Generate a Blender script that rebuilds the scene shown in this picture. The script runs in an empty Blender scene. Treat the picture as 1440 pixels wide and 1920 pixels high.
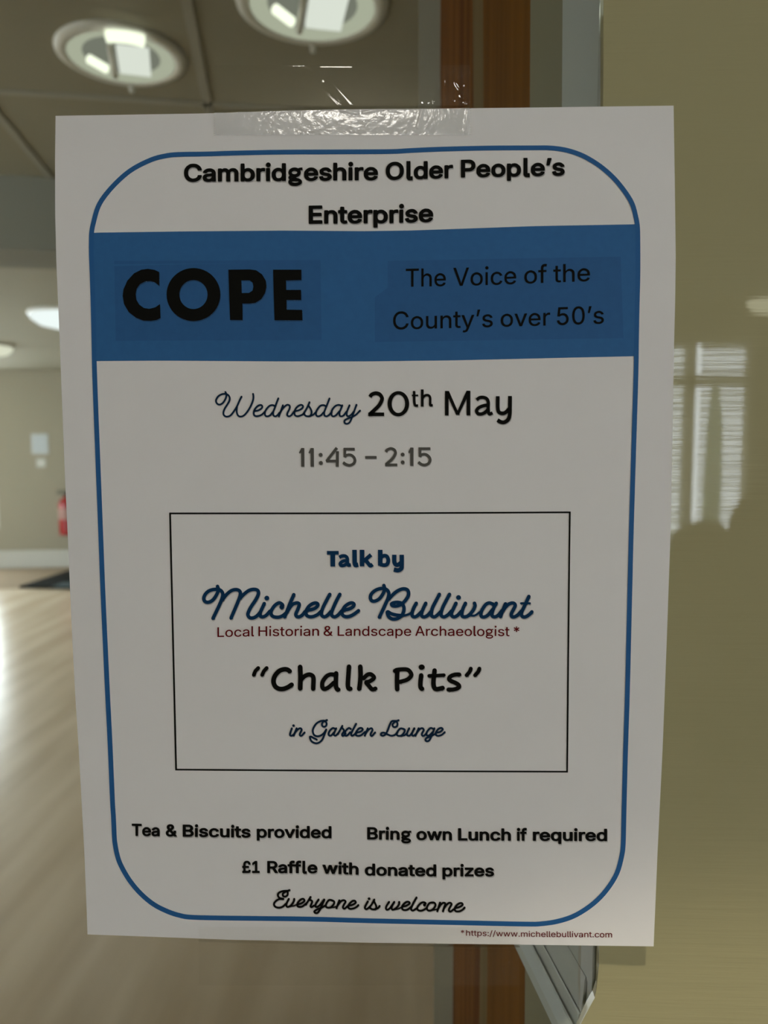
import bpy, bmesh, math, random
from mathutils import Vector, Matrix
from mathutils.geometry import tessellate_polygon

random.seed(7)
SC = bpy.context.scene
COL = SC.collection
PI = math.pi

# ------------------------------------------------------------------ camera, world, exposure
F = 1442.0                                   # focal length in pixels of the 1440x1920 frame
CAM = Vector((0.0166, -0.2713, 1.5))
YAW, PITCH = -0.0346, -0.0831
fw = Vector((math.sin(YAW)*math.cos(PITCH), math.cos(YAW)*math.cos(PITCH), math.sin(PITCH)))
rt = Vector((math.cos(YAW), -math.sin(YAW), 0))
up = rt.cross(fw)
cd = bpy.data.cameras.new('camera')
cd.sensor_fit = 'VERTICAL'; cd.sensor_height = 36; cd.sensor_width = 27
cd.lens = F/1920*36
cd.clip_start = 0.01; cd.clip_end = 200
cd.dof.use_dof = True; cd.dof.focus_distance = 0.274; cd.dof.aperture_fstop = 11.8
cam = bpy.data.objects.new('camera', cd); COL.objects.link(cam)
cam.matrix_world = Matrix(((rt.x, up.x, -fw.x, CAM.x), (rt.y, up.y, -fw.y, CAM.y), (rt.z, up.z, -fw.z, CAM.z), (0, 0, 0, 1)))
SC.camera = cam

SC.view_settings.view_transform = 'Standard'
SC.view_settings.look = 'None'
SC.view_settings.gamma = 1.0
SC.view_settings.use_curve_mapping = False
SC.view_settings.exposure = -0.19
SC.cycles.use_denoising = True
SC.cycles.caustics_reflective = False
SC.cycles.caustics_refractive = False
SC.cycles.sample_clamp_indirect = 6.0

w = bpy.data.worlds.new('sky'); SC.world = w; w.use_nodes = True
w.node_tree.nodes['Background'].inputs[0].default_value = (0.86, 0.95, 1.0, 1)
w.node_tree.nodes['Background'].inputs[1].default_value = 13.0        # overcast daylight outside the windows

LOUNGE_LAMP = 44.0       # radiance of the ceiling lamps on the lounge side
HALL_LAMP = 1.3          # radiance of the hall lamps
SPOT_W = 46.0             # small downlight above the door

def ray(px, py):
    return fw + rt*((px-720)/F) - up*((py-960)/F)
def on_y(px, py, y):                          # meets the plane y = const
    d = ray(px, py); return CAM + d*((y-CAM.y)/d.y)
def on_z(px, py, z):
    d = ray(px, py); return CAM + d*((z-CAM.z)/d.z)

# room axes of the hall behind the door: the door leaf stands ajar by ten degrees
TH = math.radians(9.9)
XA = Vector((math.cos(TH), math.sin(TH), 0)); YA = Vector((-math.sin(TH), math.cos(TH), 0))
O0 = Vector((CAM.x, CAM.y, 0))
def H(x, y, z): return O0 + XA*x + YA*y + Vector((0, 0, z))
def to_h(p):
    d = p-O0; return d.dot(XA), d.dot(YA), p.z
def on_hy(px, py, y):                         # meets the hall plane at depth y
    d = ray(px, py); k = d.dot(YA); return CAM + d*(y/k)
def on_hx(px, py, x):
    d = ray(px, py); k = d.dot(XA); return CAM + d*(x/k)

# ------------------------------------------------------------------ materials
def nt_of(name):
    m = bpy.data.materials.new(name); m.use_nodes = True
    return m, m.node_tree, m.node_tree.nodes['Principled BSDF']
def lin(c):
    f = lambda v: v/12.92 if v <= 0.04045 else ((v+0.055)/1.055)**2.4
    return tuple(f(v/255.0) for v in c) + (1,)
def plain(name, col, rough=0.6, spec=0.4, noise=0.0, nscale=30, bump=0.0, metal=0.0):
    m, nt, b = nt_of(name)
    b.inputs['Base Color'].default_value = col if len(col) == 4 else tuple(col)+(1,)
    b.inputs['Roughness'].default_value = rough
    b.inputs['Specular IOR Level'].default_value = spec
    b.inputs['Metallic'].default_value = metal
    if noise or bump:
        tc = nt.nodes.new('ShaderNodeTexCoord'); n = nt.nodes.new('ShaderNodeTexNoise')
        n.inputs['Scale'].default_value = nscale; n.inputs['Detail'].default_value = 4
        nt.links.new(tc.outputs['Object'], n.inputs['Vector'])
        if noise:
            mx = nt.nodes.new('ShaderNodeMix'); mx.data_type = 'RGBA'
            c = Vector(b.inputs['Base Color'].default_value[:3])
            mx.inputs[6].default_value = tuple(c*(1-noise))+(1,); mx.inputs[7].default_value = tuple(c*(1+noise))+(1,)
            nt.links.new(n.outputs['Fac'], mx.inputs[0]); nt.links.new(mx.outputs[2], b.inputs['Base Color'])
        if bump:
            bp = nt.nodes.new('ShaderNodeBump'); bp.inputs['Strength'].default_value = bump; bp.inputs['Distance'].default_value = 0.001
            nt.links.new(n.outputs['Fac'], bp.inputs['Height']); nt.links.new(bp.outputs['Normal'], b.inputs['Normal'])
    return m
def emit(name, col, s):
    m = bpy.data.materials.new(name); m.use_nodes = True; nt = m.node_tree; nt.nodes.clear()
    e = nt.nodes.new('ShaderNodeEmission'); o = nt.nodes.new('ShaderNodeOutputMaterial')
    e.inputs[0].default_value = tuple(col)+(1,); e.inputs[1].default_value = s
    nt.links.new(e.outputs[0], o.inputs[0]); return m
def clear(name, tint, rough=0.0, bump=0.0, bscale=200, ior=1.45, haze=0.0, stretch=(1, 1, 1), dist=0.00012):
    """thin clear sheet: what is behind shows straight through, the surface mirrors by its Fresnel share"""
    m = bpy.data.materials.new(name); m.use_nodes = True; nt = m.node_tree; nt.nodes.clear()
    o = nt.nodes.new('ShaderNodeOutputMaterial'); mx = nt.nodes.new('ShaderNodeMixShader')
    t = nt.nodes.new('ShaderNodeBsdfTransparent'); g = nt.nodes.new('ShaderNodeBsdfGlossy'); lw = nt.nodes.new('ShaderNodeLayerWeight')
    t.inputs[0].default_value = tuple(tint)+(1,); g.inputs['Roughness'].default_value = rough
    r0 = ((ior-1)/(ior+1))**2                     # Schlick's share, the same from both sides of the sheet
    pw = nt.nodes.new('ShaderNodeMath'); pw.operation = 'POWER'; pw.inputs[1].default_value = 5.0
    ma = nt.nodes.new('ShaderNodeMath'); ma.operation = 'MULTIPLY_ADD'; ma.inputs[1].default_value = 1-r0; ma.inputs[2].default_value = r0
    lw.inputs['Blend'].default_value = 0.5
    nt.links.new(lw.outputs['Facing'], pw.inputs[0]); nt.links.new(pw.outputs[0], ma.inputs[0])
    nt.links.new(ma.outputs[0], mx.inputs[0]); nt.links.new(t.outputs[0], mx.inputs[1]); nt.links.new(g.outputs[0], mx.inputs[2])
    last = mx
    if bump:
        tc = nt.nodes.new('ShaderNodeTexCoord'); mp = nt.nodes.new('ShaderNodeMapping'); n = nt.nodes.new('ShaderNodeTexNoise'); bp = nt.nodes.new('ShaderNodeBump')
        mp.inputs['Scale'].default_value = stretch
        n.inputs['Scale'].default_value = bscale; n.inputs['Detail'].default_value = 3
        bp.inputs['Strength'].default_value = bump; bp.inputs['Distance'].default_value = dist
        nt.links.new(tc.outputs['Object'], mp.inputs[0]); nt.links.new(mp.outputs[0], n.inputs['Vector'])
        nt.links.new(n.outputs['Fac'], bp.inputs['Height'])
        nt.links.new(bp.outputs[0], g.inputs['Normal'])
    if haze:
        d = nt.nodes.new('ShaderNodeBsdfDiffuse'); d.inputs[0].default_value = (0.9, 0.9, 0.9, 1)
        m2 = nt.nodes.new('ShaderNodeMixShader'); m2.inputs[0].default_value = haze
        nt.links.new(mx.outputs[0], m2.inputs[1]); nt.links.new(d.outputs[0], m2.inputs[2]); last = m2
    nt.links.new(last.outputs[0], o.inputs[0]); return m
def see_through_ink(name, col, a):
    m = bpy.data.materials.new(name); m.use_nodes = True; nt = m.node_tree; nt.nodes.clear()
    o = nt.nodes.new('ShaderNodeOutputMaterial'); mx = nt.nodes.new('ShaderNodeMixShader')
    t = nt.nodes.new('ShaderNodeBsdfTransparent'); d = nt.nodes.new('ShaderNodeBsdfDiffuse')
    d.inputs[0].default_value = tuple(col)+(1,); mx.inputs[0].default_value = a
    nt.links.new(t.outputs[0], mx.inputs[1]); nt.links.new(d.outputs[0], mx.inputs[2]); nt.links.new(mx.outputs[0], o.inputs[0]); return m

def brushed_paint(name, col, rough, along, strength):
    """gloss paint with brush strokes: a noise stretched along the stroke drives a bump"""
    m, nt, b = nt_of(name)
    b.inputs['Base Color'].default_value = tuple(col)+(1,); b.inputs['Roughness'].default_value = 0.4
    b.inputs['Specular IOR Level'].default_value = 0.0           # brush ridges in the coat of paint below, a level gloss film on top
    b.inputs['Coat Weight'].default_value = 1.0; b.inputs['Coat Roughness'].default_value = rough; b.inputs['Coat IOR'].default_value = 1.5
    bp2 = nt.nodes.new('ShaderNodeBump'); bp2.inputs['Strength'].default_value = 0.012; bp2.inputs['Distance'].default_value = 0.0012
    tc = nt.nodes.new('ShaderNodeTexCoord'); mp = nt.nodes.new('ShaderNodeMapping'); n = nt.nodes.new('ShaderNodeTexNoise'); bp = nt.nodes.new('ShaderNodeBump')
    mp.inputs['Scale'].default_value = along
    mp.inputs['Rotation'].default_value = (0, math.radians(8), 0)
    n.inputs['Scale'].default_value = 1.0; n.inputs['Detail'].default_value = 5; n.inputs['Roughness'].default_value = 0.55
    bp.inputs['Strength'].default_value = strength; bp.inputs['Distance'].default_value = 0.0012
    nt.links.new(tc.outputs['Object'], mp.inputs[0]); nt.links.new(mp.outputs[0], n.inputs['Vector'])
    nt.links.new(n.outputs['Fac'], bp.inputs['Height']); nt.links.new(bp.outputs[0], b.inputs['Normal'])
    nt.links.new(n.outputs['Fac'], bp2.inputs['Height']); nt.links.new(bp2.outputs[0], b.inputs['Coat Normal'])
    return m
def wood(name, c1, c2, scale, rough=0.35, axis_scale=(1, 1, 0.05), spec=0.5):
    m, nt, b = nt_of(name)
    b.inputs['Roughness'].default_value = rough; b.inputs['Specular IOR Level'].default_value = spec
    tc = nt.nodes.new('ShaderNodeTexCoord'); mp = nt.nodes.new('ShaderNodeMapping'); n = nt.nodes.new('ShaderNodeTexNoise'); r = nt.nodes.new('ShaderNodeValToRGB')
    mp.inputs['Scale'].default_value = axis_scale
    n.inputs['Scale'].default_value = scale; n.inputs['Detail'].default_value = 5
    r.color_ramp.elements[0].position = 0.35; r.color_ramp.elements[1].position = 0.68
    r.color_ramp.elements[0].color = tuple(c1)+(1,); r.color_ramp.elements[1].color = tuple(c2)+(1,)
    nt.links.new(tc.outputs['Object'], mp.inputs[0]); nt.links.new(mp.outputs[0], n.inputs['Vector'])
    nt.links.new(n.outputs['Fac'], r.inputs[0]); nt.links.new(r.outputs[0], b.inputs['Base Color'])
    return m

M = {}
M['paper'] = plain('paper', (0.79, 0.765, 0.755), 0.75, 0.25, noise=0.02, nscale=60)
M['black'] = plain('black_ink', (0.005, 0.005, 0.004), 0.8, 0.08)
M['navy'] = plain('navy_ink', (0.004, 0.036, 0.10), 0.8, 0.1)
M['dark_navy'] = plain('dark_navy_ink', (0.005, 0.022, 0.055), 0.8, 0.1)
M['grey'] = plain('grey_ink', (0.085, 0.08, 0.07), 0.6, 0.25)
M['red'] = plain('red_ink', (0.125, 0.002, 0.005), 0.8, 0.08)
M['blue'] = plain('blue_ink', (0.026, 0.125, 0.315), 0.65, 0.25, noise=0.09, nscale=400)
M['blue_panel'] = plain('blue_panel_ink', (0.022, 0.105, 0.275), 0.65, 0.25, noise=0.09, nscale=400)
M['line_blue'] = plain('line_blue_ink', (0.018, 0.11, 0.30), 0.65, 0.25)
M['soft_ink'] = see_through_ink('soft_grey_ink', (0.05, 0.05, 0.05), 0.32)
M['stile'] = brushed_paint('cream_gloss_paint', (0.36, 0.325, 0.18), 0.015, (5, 60, 150), 0.35)
M['white_gloss'] = plain('white_gloss_paint', (0.50, 0.53, 0.51), 0.45, 0.2)
M['olive_paint'] = plain('olive_paint', (0.27, 0.25, 0.165), 0.6, 0.1)
M['pine'] = wood('varnished_pine', (0.15, 0.056, 0.005), (0.23, 0.09, 0.010), 90, 0.7, (1, 1, 0.04), 0.03)
M['light_pine'] = wood('worn_pine_edge', (0.17, 0.12, 0.05), (0.22, 0.15, 0.07), 90, 0.7, (1, 1, 0.04), 0.03)
M['strip_paint'] = plain('grey_cream_paint', (0.25, 0.23, 0.18), 0.7, 0.1)
M['dark_pine'] = wood('dark_varnished_pine', (0.12, 0.036, 0.004), (0.22, 0.08, 0.010), 110, 0.7, (1, 1, 0.04), 0.03)
M['cream'] = plain('cream_wall_paint', (0.335, 0.302, 0.228), 0.7, 0.3, noise=0.02, nscale=3)
M['ceiling'] = plain('ceiling_board', (0.33, 0.31, 0.24), 0.8, 0.2, noise=0.02, nscale=5)
M['beam'] = plain('shaded_beam_paint', (0.22, 0.215, 0.175), 0.8, 0.2)  # darker than the ceiling: shade on the unlit beam put into its colour
M['grid'] = plain('ceiling_grid_metal', (0.36, 0.345, 0.29), 0.5, 0.4)
M['skirting'] = plain('white_skirting_paint', (0.51, 0.495, 0.445), 0.35, 0.5)
M['carpet'] = plain('beige_carpet', (0.34, 0.27, 0.19), 0.95, 0.1, noise=0.15, nscale=90)
M['strip'] = plain('brown_carpet_strip', (0.36, 0.28, 0.20), 0.95, 0.1, noise=0.1, nscale=60)
M['vinyl'] = wood('pale_wood_vinyl', (0.68, 0.54, 0.39), (0.85, 0.70, 0.53), 9, 0.24, (1, 0.09, 1))
M['glass'] = clear('door_glass', (0.93, 0.945, 0.93), ior=1.35)
M['tape'] = clear('clear_tape', (0.995, 0.995, 0.985), 0.04, 0.05, 120, ior=1.45, haze=0.006, stretch=(0.3, 1, 1.6))
M['tape_frost'] = clear('clear_tape_on_paper', (1.0, 1.0, 0.995), 0.10, 0.9, 450, ior=1.6, haze=0.3, dist=0.00015)
M['lamp_white'] = plain('white_lamp_enamel', (0.75, 0.75, 0.70), 0.35, 0.5)
M['reflector'] = plain('satin_reflector', (0.72, 0.74, 0.62), 0.3, 0.5, metal=0.6)
M['tube'] = emit('lamp_tube', (0.96, 1.0, 0.80), 1.6)
M['diffuser'] = emit('lamp_back_plate', (0.95, 1.0, 0.80), 0.24)
M['patch'] = emit('lamp_diffuser', (0.96, 1.0, 0.90), 1.0)
M['rim_glow'] = emit('lamp_rim', (0.95, 1.0, 0.76), 0.55)  # tube light falling on the enamel rim, put in as emission
M['hall_bowl'] = emit('lit_bowl', (0.93, 1.0, 1.0), HALL_LAMP)
M['faint_bowl'] = emit('lit_corner_bowl', (1.0, 1.0, 0.72), 5.0)
M['dim_bowl'] = emit('dim_bowl', (1.0, 1.0, 0.80), 0.95)
M['side_bowl'] = emit('lit_side_bowl', (1.0, 0.95, 0.86), 22.0)
M['lounge_bowl'] = emit('lit_lounge_bowl', (1.0, 0.95, 0.85), LOUNGE_LAMP)
M['ext_red'] = plain('extinguisher_red', (0.36, 0.012, 0.015), 0.25, 0.5)
M['black_rubber'] = plain('black_rubber', (0.015, 0.015, 0.015), 0.6, 0.3)
M['label_paper'] = plain('pink_label', (0.42, 0.24, 0.21), 0.6, 0.3)
M['mat_dark'] = plain('charcoal_mat', (0.012, 0.013, 0.012), 0.9, 0.1)
M['mat_edge'] = plain('slate_mat_edge', (0.06, 0.09, 0.10), 0.7, 0.2)
M['blind'] = plain('pale_blind_slat', (0.72, 0.74, 0.70), 0.4, 0.4)
M['frame_white'] = plain('white_window_frame', (0.70, 0.69, 0.62), 0.4, 0.4)
M['chair_fabric'] = plain('brown_chair_fabric', (0.12, 0.075, 0.04), 0.9, 0.1, noise=0.15, nscale=120)
M['chair_wood'] = wood('chair_beech', (0.22, 0.11, 0.04), (0.34, 0.18, 0.07), 30)
M['brass'] = plain('brass', (0.5, 0.36, 0.12), 0.3, 0.5, metal=1.0)
M['leaf'] = plain('hedge_green', (0.16, 0.22, 0.15), 0.9, 0.1, noise=0.3, nscale=12)
M['grass'] = plain('pale_paving', (0.40, 0.40, 0.36), 0.95, 0.1, noise=0.2, nscale=8)
M['slot'] = plain('dark_slot', (0.10, 0.095, 0.08), 0.8, 0.2)

# ------------------------------------------------------------------ mesh helpers
def link(name, me, mat, parent=None):
    o = bpy.data.objects.new(name, me); COL.objects.link(o)
    for m in (mat if isinstance(mat, (list, tuple)) else [mat]):
        me.materials.append(m)
    if parent: o.parent = parent; o.matrix_parent_inverse = parent.matrix_world.inverted()
    return o
def mesh_obj(name, verts, faces, mat, parent=None, smooth=False):
    me = bpy.data.meshes.new(name); me.from_pydata([tuple(v) for v in verts], [], faces); me.update()
    if smooth:
        for p in me.polygons: p.use_smooth = True
    return link(name, me, mat, parent)
def bm_obj(name, bm, mat, parent=None, smooth=False, recalc=True):
    if recalc: bmesh.ops.recalc_face_normals(bm, faces=bm.faces)
    me = bpy.data.meshes.new(name); bm.to_mesh(me); bm.free()
    if smooth:
        for p in me.polygons: p.use_smooth = True
    return link(name, me, mat, parent)
def empty(name, loc):
    o = bpy.data.objects.new(name, None); COL.objects.link(o); o.location = loc; o.empty_display_size = 0.05
    bpy.context.view_layer.update(); return o
def tag(o, label, cat, group=None):
    o['label'] = label; o['category'] = cat
    if group: o['group'] = group
    return o
def struct(o, label=None, cat=None):
    o['kind'] = 'structure'
    if label: o['label'] = label; o['category'] = cat
    return o
ID = lambda x, y, z: Vector((x, y, z))
def add_box(bm, a, b, fr=ID, bevel=0.0):
    (x0, y0, z0), (x1, y1, z1) = a, b
    v = [bm.verts.new(fr(x, y, z)) for x in (x0, x1) for y in (y0, y1) for z in (z0, z1)]
    fs = [bm.faces.new([v[i] for i in q]) for q in ((0, 1, 3, 2), (4, 6, 7, 5), (0, 4, 5, 1), (2, 3, 7, 6), (0, 2, 6, 4), (1, 5, 7, 3))]
    if bevel:
        es = list({e for f in fs for e in f.edges})
        bmesh.ops.bevel(bm, geom=es, offset=bevel, segments=2, affect='EDGES', profile=0.7)
def box(name, a, b, mat, fr=ID, parent=None, bevel=0.0):
    bm = bmesh.new(); add_box(bm, a, b, fr, bevel); return bm_obj(name, bm, mat, parent)
def add_lathe(bm, prof, c, axis=Vector((0, 0, 1)), n=40):
    z = axis.normalized(); x = z.orthogonal().normalized(); y = z.cross(x)
    rings = []
    for r, h in prof:
        if r < 1e-6: rings.append([bm.verts.new(c+z*h)])
        else: rings.append([bm.verts.new(c+z*h+(x*math.cos(2*PI*i/n)+y*math.sin(2*PI*i/n))*r) for i in range(n)])
    for A, B in zip(rings, rings[1:]):
        for i in range(n):
            j = (i+1) % n
            q = [A[i % len(A)], A[j % len(A)], B[j % len(B)], B[i % len(B)]]
            q = [v for k, v in enumerate(q) if v not in q[:k]]
            if len(q) > 2: bm.faces.new(q)
def add_tube(bm, pts, r, n=10):
    pts = [Vector(p) for p in pts]; rings = []
    for i, p in enumerate(pts):
        d = (pts[min(i+1, len(pts)-1)]-pts[max(i-1, 0)]).normalized()
        x = d.orthogonal().normalized() if i == 0 else (rx-d*rx.dot(d)).normalized()
        rx = x; y = d.cross(x)
        rr = r[i] if isinstance(r, (list, tuple)) else r
        rings.append([bm.verts.new(p+(x*math.cos(2*PI*k/n)+y*math.sin(2*PI*k/n))*rr) for k in range(n)])
    for A, B in zip(rings, rings[1:]):
        for k in range(n): bm.faces.new([A[k], A[(k+1) % n], B[(k+1) % n], B[k]])
    bm.faces.new(rings[0][::-1]); bm.faces.new(rings[-1])
def smooth_path(pts, per=8, closed=False):
    """Catmull-Rom through the points"""
    P = [Vector((p[0], p[1])) for p in pts]; n = len(P)
    if n < 3 and not closed: 
        return [P[0].lerp(P[-1], k/per) for k in range(per+1)] if n == 2 else P
    out = []
    for i in range(n if closed else n-1):
        p1, p2 = P[i], P[(i+1) % n]
        p0 = P[i-1] if (i > 0 or closed) else p1*2-p2
        p3 = P[(i+2) % n] if (i+2 < n or closed) else p2*2-p1
        for k in range(per):
            t = k/per
            out.append(0.5*((2*p1)+(p2-p0)*t+(2*p0-5*p1+4*p2-p3)*t*t+(3*p1-p0-3*p2+p3)*t**3))
    if not closed: out.append(P[-1])
    return out

# ------------------------------------------------------------------ the hall behind the door
CEIL = 2.455
YF = to_h(on_z(50, 1065, 0))[1]
XL, XR = -5.5, 3.6
Y0 = 0.42                                        # hall front wall line
yb = to_h(on_z(50, 330, CEIL))[1]                                        # ceiling beam
struct(box('floor', (XL, -0.6, -0.05), (XR, YF, 0), M['vinyl'], H))
struct(box('ceiling', (XL, 0.0, CEIL), (XR, YF, CEIL+0.05), M['ceiling'], H))
# far wall with a bright window at its left, out of the frame: it shows as the glare on the floor
wx0, wx1 = to_h(on_hy(-330, 842, YF))[0], to_h(on_hy(-8, 842, YF))[0]
bm = bmesh.new()
add_box(bm, (XL, YF, 0), (wx0, YF+0.1, CEIL), H); add_box(bm, (wx1, YF, 0), (XR, YF+0.1, CEIL), H)
add_box(bm, (wx0, YF, 0), (wx1, YF+0.1, 0.5), H); add_box(bm, (wx0, YF, 2.15), (wx1, YF+0.1, CEIL), H)
struct(bm_obj('wall_far', bm, M['cream']))
bm = bmesh.new()
for a in (wx0, (wx0+wx1)/2-0.03, wx1-0.06): add_box(bm, (a, YF+0.02, 0.5), (a+0.06, YF+0.08, 2.15), H)
for z in (0.5, 2.09): add_box(bm, (wx0+0.06, YF+0.02, z), (wx1-0.06, YF+0.08, z+0.06), H)
struct(bm_obj('window_2', bm, M['frame_white']))
# left wall with two windows of daylight
bm = bmesh.new()
lw = [(5.3, 8.4)]
ys = [0.0]+[v for p in lw for v in p]+[YF]
for i in range(0, len(ys), 2): add_box(bm, (XL-0.1, ys[i], 0), (XL, ys[i+1], CEIL), H)
for a, b in lw:
    add_box(bm, (XL-0.1, a, 0), (XL, b, 0.6), H); add_box(bm, (XL-0.1, a, 2.1), (XL, b, CEIL), H)
struct(bm_obj('wall_left', bm, M['cream']))
for k, (a, b) in enumerate(lw):
    bm = bmesh.new()
    for y in (a, (a+b)/2-0.03, b-0.06): add_box(bm, (XL-0.08, y, 0.6), (XL-0.02, y+0.06, 2.1), H)
    for z in (0.6, 2.04): add_box(bm, (XL-0.08, a, z), (XL-0.02, b, z+0.06), H)
    struct(bm_obj('window_%d' % (3+k), bm, M['frame_white']))
struct(box('wall_right', (XR, 0.5, 0), (XR+0.1, YF, CEIL), M['cream'], H))
struct(box('baseboard_far', (XL, YF-0.03, 0), (XR, YF, on_hy(50, 1032, YF).z), M['skirting'], H, bevel=0.006))
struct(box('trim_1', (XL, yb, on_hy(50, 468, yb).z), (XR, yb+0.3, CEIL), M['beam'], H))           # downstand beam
struct(box('trim_2', (XL, to_h(on_z(20, 1104, 0))[1], 0), (XR, YF-0.03, 0.006), M['strip'], H))                  # brown carpet along the far wall
# suspended ceiling grid in front of the beam
bm = bmesh.new()
for y in (0.46, 1.06, 1.66, 2.27): add_box(bm, (XL, y-0.012, CEIL-0.006), (XR, y+0.012, CEIL+0.001), H)
gx = to_h(on_z(362, 60, CEIL))[0]
for i in range(-8, 6): add_box(bm, (gx+i*0.6-0.012, 0.2, CEIL-0.006), (gx+i*0.6+0.012, yb, CEIL+0.001), H)
struct(bm_obj('trim_3', bm, M['grid']))

# the reveal beside the door on the right: white board, olive strip, pine lining, cream wall end
pr = on_y(1134, 842, 0.0085); RX = to_h(pr)[0]
ZB, ZTP = 1.20, 1.76
def rd(px, row): return to_h(on_hx(px, row, RX))[1]
def reveal(name, a, b, mat, proud=0.0):
    """upright board on the reveal; its two edges are a little out of plumb: (px at the top row, px at the bottom row)"""
    lv = []
    for z, row in ((0, 1900), (ZB, 1900), (ZTP, 20), (CEIL-0.02, 20)):
        ea, eb = (p if isinstance(p, float) else rd(p[0] if row < 900 else p[1], row) for p in (a, b))
        lv.append([H(RX-proud, ea, z), H(RX+0.03, ea, z), H(RX+0.03, eb, z), H(RX-proud, eb, z)])
    vs = [v for l in lv for v in l]; fs = [[3, 2, 1, 0], [12, 13, 14, 15]]
    for k in range(3):
        for i in range(4): j = (i+1) % 4; fs.append([4*k+i, 4*k+j, 4*k+4+j, 4*k+4+i])
    return struct(mesh_obj(name, vs, fs, mat))
E_GLASS = to_h(on_y(1140, 842, 0.0088))[1]
e1, e2, e3, e4, e5, e6 = (1050, 1046), (992, 985), (905, 913), (886, 899), (826, 849), (785, 813)
d_olive, d_end = rd(992, 20), rd(785, 20)
reveal('trim_4', E_GLASS, e1, M['white_gloss'])
reveal('trim_5', e1, e2, M['olive_paint'])
reveal('trim_6', e2, e3, M['pine'])
reveal('trim_7', e3, e4, M['light_pine'])
reveal('trim_8', e4, e5, M['dark_pine'])
reveal('trim_9', e5, e6, M['strip_paint'])
struct(box('wall_return', (RX+0.03, d_end-0.1, 0), (XR, d_end, CEIL), M['cream'], H))
# moulded white board low on the reveal, its flutes running back from the glass
prof = [(1037, 1925), (1041, 1908), (1056, 1890), (1070, 1884), (1075, 1893), (1082, 1890), (1086, 1870), (1096, 1860), (1103, 1856), (1106, 1862), (1110, 1846), (1116, 1826), (1124, 1800), (1129, 1790)]
yn = 0.2715
pp = [to_h(on_hy(520+(x-520)*1.03, 842+(y-842)*1.03, yn)) for x, y in prof]
pp = [(min(x, RX-0.0004*(len(pp)-i)), y, z) for i, (x, y, z) in enumerate(pp)]
vs, fs = [], []
ya, ybk = yn-0.0025, d_olive+0.01
for y in (ya, ybk):
    vs += [H(x, y, z) for x, _, z in pp] + [H(RX+0.02, y, pp[-1][2]), H(RX+0.02, y, pp[0][2]-0.002)]
n = len(pp)+2
fs = [[i, (i+1) % n, n+(i+1) % n, n+i] for i in range(n)] + [list(range(n))[::-1], list(range(n, 2*n))]
o = mesh_obj('trim_10', vs, fs, M['white_gloss']); struct(o)

# ------------------------------------------------------------------ the lounge on the camera side
LX0, LX1, LY = -2.6, 4.2, -5.0
struct(box('floor_lounge', (LX0, LY, -0.05), (LX1, -0.05, 0), M['carpet']))
struct(box('ceiling_lounge', (LX0, LY, CEIL), (LX1, 0.04, CEIL+0.05), M['ceiling']))
struct(box('wall_side', (LX0-0.1, LY, 0), (LX0, 0.0, CEIL), M['cream']))
# right wall with a wide window: daylight from the upper right
bm = bmesh.new()
add_box(bm, (LX1, LY, 0), (LX1+0.1, -3.2, CEIL)); add_box(bm, (LX1, -1.0, 0), (LX1+0.1, 0.0, CEIL))
add_box(bm, (LX1, -3.2, 0), (LX1+0.1, -1.0, 0.95)); add_box(bm, (LX1, -3.2, 2.25), (LX1+0.1, -1.0, CEIL))
struct(bm_obj('wall_lounge', bm, M['cream']))
bm = bmesh.new()
for y in (-3.2, -2.13, -1.06): add_box(bm, (LX1+0.02, y, 0.95), (LX1+0.08, y+0.06, 2.25))
for z in (0.95, 2.19): add_box(bm, (LX1+0.02, -3.14, z), (LX1+0.08, -1.0, z+0.06))
struct(bm_obj('window_5', bm, M['frame_white']))
# window behind the photographer, seen only as a reflection in the gloss paint
def mirror(px, py, y):
    d = ray(px, py); t = (-CAM.y-y)/d.y                        # camera mirrored about the plane y = 0, looking back into the lounge
    return Vector((CAM.x+d.x*t, y, CAM.z+d.z*t))
bx0, bx1 = mirror(1180, 842, LY).x, mirror(1402, 842, LY).x
bz0, bz1 = mirror(1350, 1095, LY).z, mirror(1350, 640, LY).z
bt0, bt1 = mirror(1350, 726, LY).z, mirror(1350, 703, LY).z
bmx0, bmx1 = mirror(1283, 842, LY).x, mirror(1303, 842, LY).x
bm = bmesh.new()
add_box(bm, (LX0, LY-0.1, 0), (bx0, LY, CEIL)); add_box(bm, (bx1, LY-0.1, 0), (LX1, LY, CEIL))
add_box(bm, (bx0, LY-0.1, 0), (bx1, LY, bz0)); add_box(bm, (bx0, LY-0.1, bz1), (bx1, LY, CEIL))
struct(bm_obj('wall_back', bm, M['cream']))
bm = bmesh.new()
add_box(bm, (bx0, LY-0.08, bt0), (bx1, LY-0.02, bt1)); add_box(bm, (bmx0, LY-0.08, bz0), (bmx1, LY-0.02, bz1))
struct(bm_obj('window_1', bm, M['frame_white']))
for a, b, lab in ((bx0+0.01, bmx0-0.01, 'pale slatted blind over the window light nearer the poster edge'), (bmx1+0.01, bx1-0.01, 'pale slatted blind mirrored in the cream paint right of the poster')):
    bl = empty('window_blind', ((a+b)/2, LY+0.03, bz1)); tag(bl, lab, 'blind', 'slatted window blinds')
    bm = bmesh.new(); z = bz1-0.05
    while z > bz0+0.03:
        v = [bm.verts.new((x, LY+0.03+sy*0.016, z+sy*0.013)) for x, sy in ((a, -1), (b, -1), (b, 1), (a, 1))]
        bm.faces.new(v)
        z -= 0.05
    bm_obj('slats', bm, M['blind'], bl)
    box('headrail', (a, LY+0.008, bz1-0.03), (b, LY+0.05, bz1), M['blind'], parent=bl)
    box('bottom_rail', (a, LY+0.012, bz0), (b, LY+0.046, bz0+0.018), M['blind'], parent=bl)
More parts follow.
